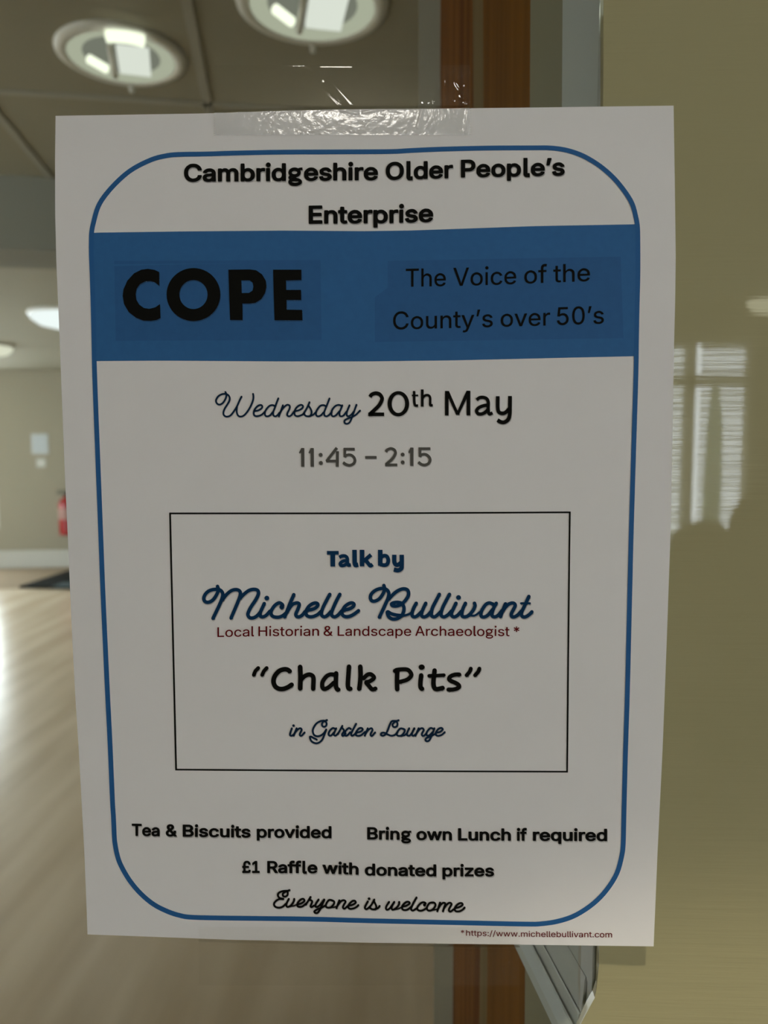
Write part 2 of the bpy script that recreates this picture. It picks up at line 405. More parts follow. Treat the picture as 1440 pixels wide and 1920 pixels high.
# garden outside that window: a slim clipped conifer added to darken the middle of the mirrored pane
cx = mirror(1338, 842, -8.0).x; zt = mirror(1348, 742, -8.0).z
con = empty('conifer', (cx, -8.0, -0.2)); tag(con, 'slim dark conifer added outside the window to darken its mirror image in the cream paint', 'tree')
bm = bmesh.new(); add_lathe(bm, [(0, 0.0), (0.07, 0.05), (0.085, 0.5), (0.08, 1.1), (0.07, zt-0.3), (0.04, zt+0.05), (0, zt+0.2)], Vector((cx, -8.0, 0.0)), n=24)
for v in bm.verts: v.co += Vector((random.uniform(-.01, .01), random.uniform(-.01, .01), random.uniform(-.01, .01)))
bm_obj('foliage', bm, M['leaf'], con)
bm = bmesh.new(); add_tube(bm, [(cx, -8.0, -0.2), (cx, -8.0, 0.1)], 0.04); bm_obj('trunk', bm, M['chair_wood'], con)
struct(box('floor_garden', (-8, -16, -0.25), (10, LY-0.1, -0.2), M['grass']))

# ------------------------------------------------------------------ wall with the door
PX = on_y(1131, 20, 0).x; PXB = on_y(1123.5, 1850, 0).x; ZP0 = on_y(1131, 20, 0).z; ZP1 = on_y(1123.5, 1850, 0).z                         # paint line between glass and stile
DX0, DX1 = -0.62, PX+0.165
DT = 0.004
bm = bmesh.new()
add_box(bm, (LX0, 0.0, 0), (DX0-0.05, 0.1, CEIL)); add_box(bm, (DX1+0.05, 0.0, 0), (LX1, 0.1, CEIL)); add_box(bm, (DX0-0.05, 0.0, 2.09), (DX1+0.05, 0.1, CEIL))
struct(bm_obj('wall_front', bm, M['cream']))
bm = bmesh.new()
add_box(bm, (DX0-0.05, -0.012, 0), (DX0-0.004, 0.1, 2.09)); add_box(bm, (DX1+0.004, -0.012, 0), (DX1+0.05, 0.1, 2.09)); add_box(bm, (DX0-0.004, -0.012, 2.045), (DX1+0.004, 0.1, 2.09))
struct(bm_obj('trim_11', bm, M['white_gloss']))
door = struct(empty('door_1', ((DX0+DX1)/2, 0.02, 0)))
zc0 = on_y(1117, 1852, 0).z                       # where the painted inner corner turns off the stile
pc = on_y(1098, 1902, 0)
zr = zc0-0.062                                    # top of the lock rail below the glass
def slab(name, poly, y0, y1, mat, parent):
    """closed outline in x, z extruded in y with a small rounded arris"""
    bm = bmesh.new()
    a = [bm.verts.new((x, y0, z)) for x, z in poly]; b = [bm.verts.new((x, y1, z)) for x, z in poly]
    k = len(poly)
    bm.faces.new(a); bm.faces.new(b[::-1])
    for i in range(k): bm.faces.new([a[i], b[i], b[(i+1) % k], a[(i+1) % k]])
    es = [e for e in bm.edges if abs(e.verts[0].co.y-y0) < 1e-6 and abs(e.verts[1].co.y-y0) < 1e-6]
    bmesh.ops.bevel(bm, geom=es, offset=0.0006, segments=2, affect='EDGES')
    return bm_obj(name, bm, mat, parent)
# right stile: slightly wandering hand-painted edge, then the rounded inner corner
edge = []
z = 2.0
while z > zc0:
    edge.append((PX+(PXB-PX)*min(1, max(0, (z-ZP0)/(ZP1-ZP0)))+0.00015*math.sin(z*90)+0.0001*math.sin(z*31), z)); z -= 0.01
edge += [(PXB-0.0003, zc0), (PXB-0.0015, zc0-0.004), (pc.x+0.001, pc.z+0.002), (pc.x-0.003, pc.z-0.008), (pc.x-0.012, pc.z-0.02), (pc.x-0.03, zr)]
slab('stile', [(DX1, 2.04), (PX, 2.04)]+edge+[(pc.x-0.03, zr-0.1), (DX1, zr-0.1)], 0.0, DT, M['stile'], door)
slab('stile', [(DX0, 0.005), (DX0+0.11, 0.005), (DX0+0.11, 2.04), (DX0, 2.04)], 0.0, DT, M['stile'], door)
slab('rail', [(DX0+0.11, 1.93), (PX, 1.93), (PX, 2.04), (DX0+0.11, 2.04)], 0.0, DT, M['stile'], door)
slab('rail', [(DX0+0.11, zr-0.1), (pc.x-0.03, zr-0.1), (pc.x-0.03, zr), (DX0+0.11, zr)], 0.0, DT, M['stile'], door)
slab('lower_panel', [(DX0+0.11, 0.005), (DX1, 0.005), (DX1, zr-0.1), (DX0+0.11, zr-0.1)], 0.0, DT, M['stile'], door)
box('stile_core', (PX+0.045, DT, 0.005), (DX1, 0.04, 2.04), M['stile'], parent=door)
box('stile_core', (DX0, DT, 0.005), (DX0+0.10, 0.04, 2.04), M['stile'], parent=door)
box('glass_pane', (DX0+0.11, 0.0025, zr), (PX+0.0002, 0.0065, 1.93), M['glass'], parent=door)

# ------------------------------------------------------------------ hall lamps and things on the far wall
def round_lamp(px, py, dia, label, rot):
    c = on_z(px, py, CEIL); r = dia/2
    t = empty('ceiling_light', c); tag(t, label, 'ceiling light', 'round recessed hall lamps')
    dn = Vector((0, 0, -1))
    bm = bmesh.new(); add_lathe(bm, [(r*0.82, 0.002), (r*0.85, 0.012), (r*0.95, 0.012), (r*1.02, 0.006), (r*1.03, 0.0)], c, dn, 56)
    bm_obj('trim_ring', bm, M['lamp_white'], t, True)
    bm = bmesh.new(); add_lathe(bm, [(r*0.84, 0.010), (r*0.74, 0.008), (r*0.62, 0.005), (r*0.6, 0.003)], c, dn, 56)
    bm_obj('glowing_rim', bm, M['rim_glow'], t, True)
    bm = bmesh.new(); add_lathe(bm, [(0, 0.0035), (r*0.62, 0.0035)], c, dn, 48)
    bm_obj('back_plate', bm, M['diffuser'], t, True)
    ca, sa = math.cos(rot), math.sin(rot)
    q = lambda u, v, h: c + (XA*(ca*u-sa*v)+YA*(sa*u+ca*v))*r + Vector((0, 0, -h))
    bm = bmesh.new(); add_tube(bm, [q(u, -0.90+0.10*((u-0.1)/0.4)**2, 0.024) for u in [-0.16+0.06*i for i in range(10)]], 0.013, 10); bm_obj('lamp_tube', bm, M['tube'], t, True)
    bm = bmesh.new(); add_tube(bm, [q(-0.50+0.08*i, 0.0+0.09*i, 0.02) for i in range(4)], 0.011, 10); bm_obj('lamp_tube', bm, M['tube'], t, True)
    bm = bmesh.new(); add_box(bm, (-0.06, -0.38, 0.004), (0.44, 0.44, 0.016), lambda u, v, h: q(u, v, h), 0.0); bm_obj('diffuser', bm, M['patch'], t)
    bm = bmesh.new(); add_tube(bm, [q(-0.14, -0.55, 0.018), q(-0.14, 0.52, 0.018)], 0.008, 8); bm_obj('baffle', bm, M['lamp_white'], t, True)
    bm = bmesh.new(); add_lathe(bm, [(0, 0.026), (0.006, 0.024), (0.008, 0.014), (0.006, 0.008)], q(0.1, 0.98, 0), dn, 16); bm_obj('clip', bm, M['lamp_white'], t, True)
    return t
round_lamp(228, 102, 0.30, 'round recessed ceiling lamp glowing above the top left corner of the poster', 0.12)
round_lamp(586, 6, 0.32, 'brightest round ceiling lamp, cut by the top edge above the clear tape', 0.05)
def bowl_lamp(c, r, label, mat, name='ceiling_light', group=None):
    t = empty(name, c); tag(t, label, 'ceiling light', group)
    dn = Vector((0, 0, -1))
    bm = bmesh.new(); add_lathe(bm, [(0, 0), (r*1.04, 0), (r*1.04, 0.02), (r*0.98, 0.024)], c, dn, 40); bm_obj('base_plate', bm, M['lamp_white'], t, True)
    bm = bmesh.new(); add_lathe(bm, [(r, 0.02), (r*0.97, 0.05), (r*0.8, 0.085), (r*0.5, 0.105), (0, 0.112)], c, dn, 40); bm_obj('bowl_shade', bm, mat, t, True)
    return t
bowl_lamp(on_z(140, 588, CEIL), 0.30, 'white glowing bowl lamp farther down the hall, cut by the left poster edge', M['hall_bowl'])
bowl_lamp(on_z(-24, 646, CEIL), 0.22, 'dim bowl lamp on the far ceiling at the left edge of the view', M['dim_bowl'])

# fire extinguisher on the far wall
ec = on_hy(125, 968, YF-0.11); ex, ey, ez = to_h(ec)
ext = empty('fire_extinguisher', H(ex, ey, 0.42)); tag(ext, 'red fire extinguisher hanging on the far wall beside the left edge of the poster', 'fire extinguisher')
bm = bmesh.new(); add_lathe(bm, [(0, 0.42), (0.075, 0.42), (0.088, 0.432), (0.09, 0.45), (0.09, 0.80), (0.08, 0.845), (0.045, 0.88), (0.025, 0.89), (0.025, 0.905), (0, 0.905)], H(ex, ey, 0), n=32); bm_obj('cylinder_body', bm, M['ext_red'], ext, True)
bm = bmesh.new(); add_lathe(bm, [(0.0912, 0.62), (0.0912, 0.76)], H(ex, ey, 0), n=32); bm_obj('label_band', bm, M['label_paper'], ext, True)
bm = bmesh.new(); add_box(bm, (ex-0.02, ey-0.02, 0.905), (ex+0.02, ey+0.02, 0.93), H); add_box(bm, (ex-0.11, ey-0.012, 0.935), (ex+0.03, ey+0.012, 0.947), H); add_box(bm, (ex-0.10, ey-0.012, 0.965), (ex+0.03, ey+0.012, 0.977), H); add_box(bm, (ex+0.01, ey-0.012, 0.93), (ex+0.03, ey+0.012, 0.97), H); bm_obj('valve_handle', bm, M['black_rubber'], ext)
bm = bmesh.new(); add_tube(bm, [H(ex+0.03, ey, 0.92), H(ex+0.10, ey-0.01, 0.9), H(ex+0.13, ey-0.01, 0.8), H(ex+0.12, ey-0.01, 0.62)], [0.01, 0.01, 0.01, 0.016]); bm_obj('hose', bm, M['black_rubber'], ext, True)
bm = bmesh.new(); add_box(bm, (ex-0.03, ey+0.085, 0.5), (ex+0.03, YF, 0.85), H); bm_obj('wall_bracket', bm, M['black_rubber'], ext)
# small wall plates above it
a, b = to_h(on_hy(60, 815, YF)), to_h(on_hy(90, 850, YF))
nb = empty('wall_notice', H(a[0], YF, b[2])); tag(nb, 'small pale square notice on the far wall, above left of the red extinguisher', 'notice')
box('notice_sheet', (a[0], YF-0.012, b[2]), (b[0], YF-0.006, a[2]), plain('pale_notice', (0.46, 0.50, 0.52), 0.4, 0.5), H, nb)
box('backing_board', (a[0]-0.01, YF-0.006, b[2]-0.01), (b[0]+0.01, YF, a[2]+0.01), M['skirting'], H, nb)
a, b = to_h(on_hy(68, 860, YF)), to_h(on_hy(86, 876, YF))
sw = empty('light_switch', H(a[0], YF, b[2])); tag(sw, 'small pale switch plate just below the square notice on the far wall', 'switch')
box('switch_plate', (a[0], YF-0.008, b[2]), (b[0], YF, a[2]), M['skirting'], H, sw, 0.002)
box('rocker', ((a[0]*0.65+b[0]*0.35), YF-0.013, b[2]*0.7+a[2]*0.3), (a[0]*0.35+b[0]*0.65, YF-0.008, b[2]*0.3+a[2]*0.7), M['lamp_white'], H, sw)
# dark mat lying folded on the floor by the far wall
pts = [to_h(on_z(x, y, 0.0)) for x, y in ((36, 1104), (128, 1074), (230, 1072), (225, 1106))]
mt = empty('floor_mat', H(pts[0][0], pts[0][1], 0)); tag(mt, 'dark charcoal mat with a pointed corner lying on the hall floor', 'mat')
vs = [H(x, y, 0.007) for x, y, _ in pts]+[H(x, y, 0.03) for x, y, _ in pts]
mesh_obj('mat_body', vs, [[3, 2, 1, 0], [4, 5, 6, 7], [0, 1, 5, 4], [1, 2, 6, 5], [2, 3, 7, 6], [3, 0, 4, 7]], M['mat_dark'], mt)
q = [to_h(on_z(x, y, 0.031)) for x, y in ((96, 1101), (118, 1092), (221, 1090), (220, 1102))]
mesh_obj('mat_border', [H(x, y, 0.031) for x, y, _ in q]+[H(x, y, 0.034) for x, y, _ in q], [[3, 2, 1, 0], [4, 5, 6, 7], [0, 1, 5, 4], [1, 2, 6, 5], [2, 3, 7, 6], [3, 0, 4, 7]], M['mat_edge'], mt)

# ------------------------------------------------------------------ lounge lamps and chairs (they show in the paint and the tape)
bowl_lamp(Vector((-0.16, -2.2, CEIL)), 0.19, 'lounge ceiling lamp whose light glints on the tape', M['lounge_bowl'], group='lounge ceiling lamps')
bowl_lamp(Vector((1.75, -1.7, CEIL)), 0.19, 'lounge ceiling lamp to the upper right of the poster', M['side_bowl'], group='lounge ceiling lamps')
bowl_lamp(Vector((mirror(1458, 590, -4.6).x, -4.75, CEIL)), 0.12, 'lounge ceiling lamp mirrored faintly at the right edge of the view', M['faint_bowl'], group='lounge ceiling lamps')
dl = empty('downlight', (PX+0.10, -0.6, CEIL)); tag(dl, 'small downlight in the lounge ceiling just outside the door', 'downlight')
bm = bmesh.new(); add_lathe(bm, [(0.035, 0.0), (0.036, 0.006), (0.05, 0.008), (0.052, 0.0)], dl.location.copy(), Vector((0, 0, -1)), 32); bm_obj('bezel', bm, M['brass'], dl, True)
ld = bpy.data.lights.new('downlight_bulb', 'SPOT'); ld.energy = SPOT_W; ld.color = (1.0, 0.93, 0.72); ld.spot_size = math.radians(58.5); ld.spot_blend = 0.1; ld.shadow_soft_size = 0.012
lo = bpy.data.objects.new('downlight_bulb', ld); COL.objects.link(lo); lo.parent = dl; lo.location = (0, 0, -0.012)

def chair(px, y, ztop, wid, label):
    c = mirror(px, 842, y); x0 = c.x
    t = empty('round_back_chair', (x0, y, 0)); tag(t, label, 'chair', 'brown round-backed lounge chairs')
    bm = bmesh.new()
    ang = [PI*i/24 for i in range(25)]
    out = [(math.cos(a)*wid/2, ztop-wid*0.42+math.sin(a)*wid*0.42) for a in ang]+[(-wid*0.46, 0.55), (wid*0.46, 0.55)]
    A = [bm.verts.new((x0+u, y-0.03-0.12*(1-(v-0.55)/(ztop-0.55)), v)) for u, v in out]
    B = [bm.verts.new((x0+u, y+0.04-0.12*(1-(v-0.55)/(ztop-0.55)), v)) for u, v in out]
    k = len(out); bm.faces.new(A); bm.faces.new(B[::-1])
    for i in range(k): bm.faces.new([A[i], B[i], B[(i+1) % k], A[(i+1) % k]])
    bm_obj('backrest', bm, M['chair_fabric'], t)
    box('seat', (x0-wid*0.6, y-0.62, 0.40), (x0+wid*0.6, y-0.06, 0.52), M['chair_fabric'], parent=t, bevel=0.03)
    for sx in (-1, 1):
        for yy in (-0.57, -0.1):
            bm = bmesh.new(); add_tube(bm, [(x0+sx*wid*0.52, y+yy, 0.41), (x0+sx*wid*0.55, y+yy*1.02, 0.0)], [0.024, 0.016]); bm_obj('leg', bm, M['chair_wood'], t, True)
    return t
chair(1328, -3.9, mirror(1328, 976, -3.9).z, 0.34, 'brown round-backed chair in front of the mirrored window')
chair(1482, -2.3, mirror(1482, 905, -2.3).z, 0.34, 'nearer brown round-backed chair mirrored at the right edge')

# ------------------------------------------------------------------ the poster
PC = Vector((0, 0, 1.5-0.0342))
ZT = PC.z+0.149
BU = [(0, 0.0013), (0.034, 0.0009), (0.06, 0.0012), (0.12, 0.0029), (0.18, 0.0044), (0.3, 0.0053), (0.42, 0.0054), (0.55, 0.0050), (0.77, 0.0030), (0.9, 0.0022), (1.0, 0.0024)]
def bulge(v):
    v = min(max(v, 0.0), 1.0)
    for (a, p), (b, q) in zip(BU, BU[1:]):
        if v <= b:
            t = (v-a)/(b-a); t = t*t*(3-2*t); return p+(q-p)*t
    return BU[-1][1]
def paper_y(x, z):
    v = (ZT-z)/0.298
    s = min(max((x+0.02)/0.12, 0), 1)
    return -(0.0012+bulge(v)+0.0028*s*max(0, min(1, (v-0.55)/0.45))**1.5)
def on_paper(px, py, off=0.0):
    y = -0.003
    for _ in range(4):
        p = on_y(px, py, y); y = paper_y(p.x, p.z)-off
    return on_y(px, py, y)

poster = empty('poster', on_paper(690, 1762)+Vector((0, 0.0, 0)))
tag(poster, 'white talk poster with a blue banner taped to the glass door', 'poster')

def interp(tab, v):
    for (a, p), (b, q) in zip(tab, tab[1:]):
        if v <= b: return p+(q-p)*max(0, (v-a)/(b-a))
    return tab[-1][1]
LE = [(217, 104.2), (300, 103.2), (400, 103.4), (490, 105.6), (600, 110.3), (700, 114.2), (900, 122), (1000, 126.8), (1100, 131), (1200, 135.6), (1300, 140.8), (1400, 147.3), (1600, 158.2), (1700, 162.2), (1752, 164)]
RE = [(198, 1263), (259, 1264), (367, 1265.6), (480, 1267), (560, 1266), (650, 1263.8), (800, 1261), (1000, 1257.2), (1200, 1250.2), (1400, 1242.6), (1600, 1232.8), (1774, 1225.6)]
TE = [(104, 217.2), (390, 212.5), (520, 208), (650, 205), (790, 204), (1000, 201.6), (1117, 200), (1263, 198)]
BE = [(164, 1752), (300, 1757), (430, 1762), (700, 1767.8), (957, 1771), (1225.6, 1774.5)]
def paper_px(u, v):
    yl = 217.2+(1752-217.2)*v; yr = 198+(1774.5-198)*v
    xl, xr = interp(LE, yl), interp(RE, yr)
    x = xl+(xr-xl)*u
    yt = interp(TE, 104.2+(1263-104.2)*u); ybm = interp(BE, 164+(1225.6-164)*u)
    return x, yt+(ybm-yt)*v
NU, NV = 60, 90
front = []
for j in range(NV+1):
    for i in range(NU+1): front.append(on_paper(*paper_px(i/NU, j/NV)))
back = [Vector((p.x, p.y+0.0001, p.z)) for p in front]
n1 = len(front); fs = []
for j in range(NV):
    for i in range(NU):
        a = j*(NU+1)+i; q = [a, a+NU+1, a+NU+2, a+1]
        fs.append(q); fs.append([n1+k for k in q[::-1]])
rim = [i for i in range(NU+1)]+[j*(NU+1)+NU for j in range(1, NV+1)]+[NV*(NU+1)+i for i in range(NU-1, -1, -1)]+[j*(NU+1) for j in range(NV-1, 0, -1)]
vs = front+back+[front[k] for k in rim]+[back[k] for k in rim]
m0, m1 = 2*n1, 2*n1+len(rim)
for i in range(len(rim)): k = (i+1) % len(rim); fs.append([m0+i, m0+k, m1+k, m1+i])
mesh_obj('paper_sheet', vs, fs, M['paper'], poster, True)

L1, L2, L3 = 0.00006, 0.00011, 0.00016           # layers of print on the sheet
class Print:
    """flat printed shapes collected in poster pixels, laid on the sheet's curved surface"""
    def __init__(s): s.v = []; s.f = []
    def poly(s, loops):
        base = len(s.v); flat = [p for l in loops for p in l]
        tri = tessellate_polygon([[Vector((p[0], p[1], 0)) for p in l] for l in loops])
        s.v += [(p[0], p[1]) for p in flat]; s.f += [[base+i for i in t] for t in tri]
    def disc(s, c, rx, ry=None, n=20):
        ry = ry or rx; s.poly([[(c[0]+rx*math.cos(2*PI*i/n), c[1]+ry*math.sin(2*PI*i/n)) for i in range(n)]])
    def stroke(s, pts, wd, cap=True, per=7, closed=False, curve=True):
        P = smooth_path(pts, per, closed) if curve else [Vector((p[0], p[1])) for p in pts]
        n = len(P); base = len(s.v)
        for i in range(n):
            a = P[i-1] if (i or closed) else P[i]; b = P[(i+1) % n] if (i < n-1 or closed) else P[i]
            d = b-a
            if d.length < 1e-9: d = Vector((1, 0))
            d.normalize(); nn = Vector((-d.y, d.x))*(wd/2)
            s.v += [tuple(P[i]+nn), tuple(P[i]-nn)]
        for i in range(n if closed else n-1):
            k = (i+1) % n; s.f.append([base+2*i, base+2*i+1, base+2*k+1, base+2*k])
        if cap and not closed: s.disc(P[0], wd/2, n=14); s.disc(P[-1], wd/2, n=14)
    def grid(s, left, right, top, bottom, nu=24, nv=8):
        """four-sided patch: left/right are x(t), top/bottom are y(t)"""
        base = len(s.v)
        for j in range(nv+1):
            v = j/nv
            for i in range(nu+1):
                u = i/nu; x = left(v)*(1-u)+right(v)*u
                s.v.append((x, top(x)*(1-v)+bottom(x)*v))
        for j in range(nv):
            for i in range(nu):
                a = base+j*(nu+1)+i; s.f.append([a, a+nu+1, a+nu+2, a+1])
    def build(s, name, mat, off=L2, shadow=None, parent=None, label=None):
        ver = [on_paper(x, y, off) for x, y in s.v]
        fs = []
        for f in s.f:
            a, b, c = ver[f[0]], ver[f[1]], ver[f[2]]
            nrm = (b-a).cross(c-a)
            fs.append(f if nrm.y < 0 else f[::-1])
        o = mesh_obj(name, ver, fs, mat, parent or poster)
        if label: o['label'] = label
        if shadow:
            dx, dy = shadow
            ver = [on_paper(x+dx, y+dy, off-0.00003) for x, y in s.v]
            mesh_obj('printed_drop_shadow', ver, fs, M['soft_ink'], o)  # the print's drop shadow: a shifted, see-through grey copy of the lettering
        return o
def P(txt, o, k):
    """'x,y x,y ...' read in a crop with its origin o and scale k"""
    return [(o[0]+float(a.split(',')[0])/k, o[1]+float(a.split(',')[1])/k) for a in txt.split()]

# frame line
fr = [(172, 434), (175.4, 417), (183.8, 388), (198.8, 364), (224.4, 336.3), (250.4, 316), (283.8, 299.4), (308.8, 292.5), (333.8, 289.6), (390, 288.6), (440, 287), (530, 285.2), (621, 284.8), (729, 284.2), (770, 282.2), (824, 279.8), (914, 277.6), (1000, 277.2), (1027, 277.2), (1052, 279.6), (1075, 285.2), (1098, 294.6), (1125, 311.3), (1150, 333), (1170.8, 358), (1185.4, 382), (1192.3, 407), (1195.2, 424), (1196, 447), (1196.2, 509), (1194.7, 572), (1193.5, 634), (1192.5, 700), (1188, 850), (1183.6, 1000), (1181.2, 1100), (1178.8, 1200), (1176.4, 1300), (1173.2, 1400), (1170.6, 1500), (1169.6, 1541.7), (1168.6, 1583), (1165.6, 1606), (1156.6, 1637.5), (1138, 1667.7), (1113, 1693.8), (1080, 1715.6), (1048.8, 1726.7), (1015.4, 1732), (980, 1732.6), (855.6, 1730), (689, 1726.4), (578, 1723.3), (430, 1721.5), (361, 1720), (338, 1716.7), (315.4, 1709.5), (288.3, 1695.8), (263.3, 1675), (242.5, 1650), (226.9, 1623), (220, 1604), (215.9, 1583), (214.4, 1568.8), (212.7, 1531), (210.8, 1500), (206.6, 1400), (201.6, 1300), (197, 1200), (192.6, 1100), (188.8, 1000), (183, 850), (177.4, 700), (176, 634), (174.6, 572), (172.8, 517), (171.3, 478), (171.2, 450)]
p = Print(); p.stroke(fr, 9.0, closed=True, per=4); p.build('border_line', M['line_blue'], L2)
# banner
BT = [(166, 437), (177, 436.2), (350, 433.8), (531, 432.3), (681, 433.4), (767.5, 432.2), (853.6, 429.3), (1000, 424), (1050, 423), (1189, 420.6), (1201, 420)]
BB = [(166, 677.6), (181, 677), (300, 676.2), (522, 677.6), (689, 677.6), (855.6, 675.6), (994, 672.4), (1050, 671), (1188, 668), (1201, 667.6)]
p = Print()
p.grid(lambda v: interp([(0, 168.6), (0.08, 167.0), (0.18, 166.8), (0.34, 168.4), (0.56, 170.2), (0.82, 172), (1, 173)], v), lambda v: interp([(0, 1197.5), (0.1, 1200), (0.35, 1200.6), (0.6, 1199.2), (0.86, 1198), (1, 1197)], v), lambda x: interp(BT, x), lambda x: interp(BB, x), 60, 16)
banner = p.build('banner', M['blue'], L1, label='solid blue banner across the poster')
p = Print()
p.grid(lambda v: 214+3*v, lambda v: 601+2*v, lambda x: 489-(x-214)*0.004, lambda x: 639-(x-214)*0.004, 12, 6)
p.build('text_panel', M['blue_panel'], L1+0.00003, parent=banner)
p = Print()
p.grid(lambda v: 727 if v < 0.44 else 703, lambda v: 1164+5*v, lambda x: 489-(x-727)*0.018, lambda x: 641-(x-727)*0.016, 14, 9)
p.build('text_panel', M['blue_panel'], L1+0.00003, parent=banner)
# thin box round the talk
p = Print()
bxc = [(318.9, 962.7), (690, 962.4), (1068.5, 960.6), (1066.6, 1120), (1065.3, 1280), (1063.4, 1447), (700, 1445.6), (330.2, 1443), (325.6, 1250), (321.4, 1070)]
for a, b, c, d in ((0, 1, 2, 3.3), (2, 3, 5, 3.2), (5, 6, 7, 3.2), (7, 8, 0, 3.4)):
    p.stroke([bxc[a], bxc[b], bxc[c]], d, cap=False, per=16)
for k in (0, 2, 5, 7): p.poly([[(bxc[k][0]+sx*1.6, bxc[k][1]+sy*1.6) for sx, sy in ((-1, -1), (1, -1), (1, 1), (-1, 1))]])
p.build('box_outline', M['black'], L2)

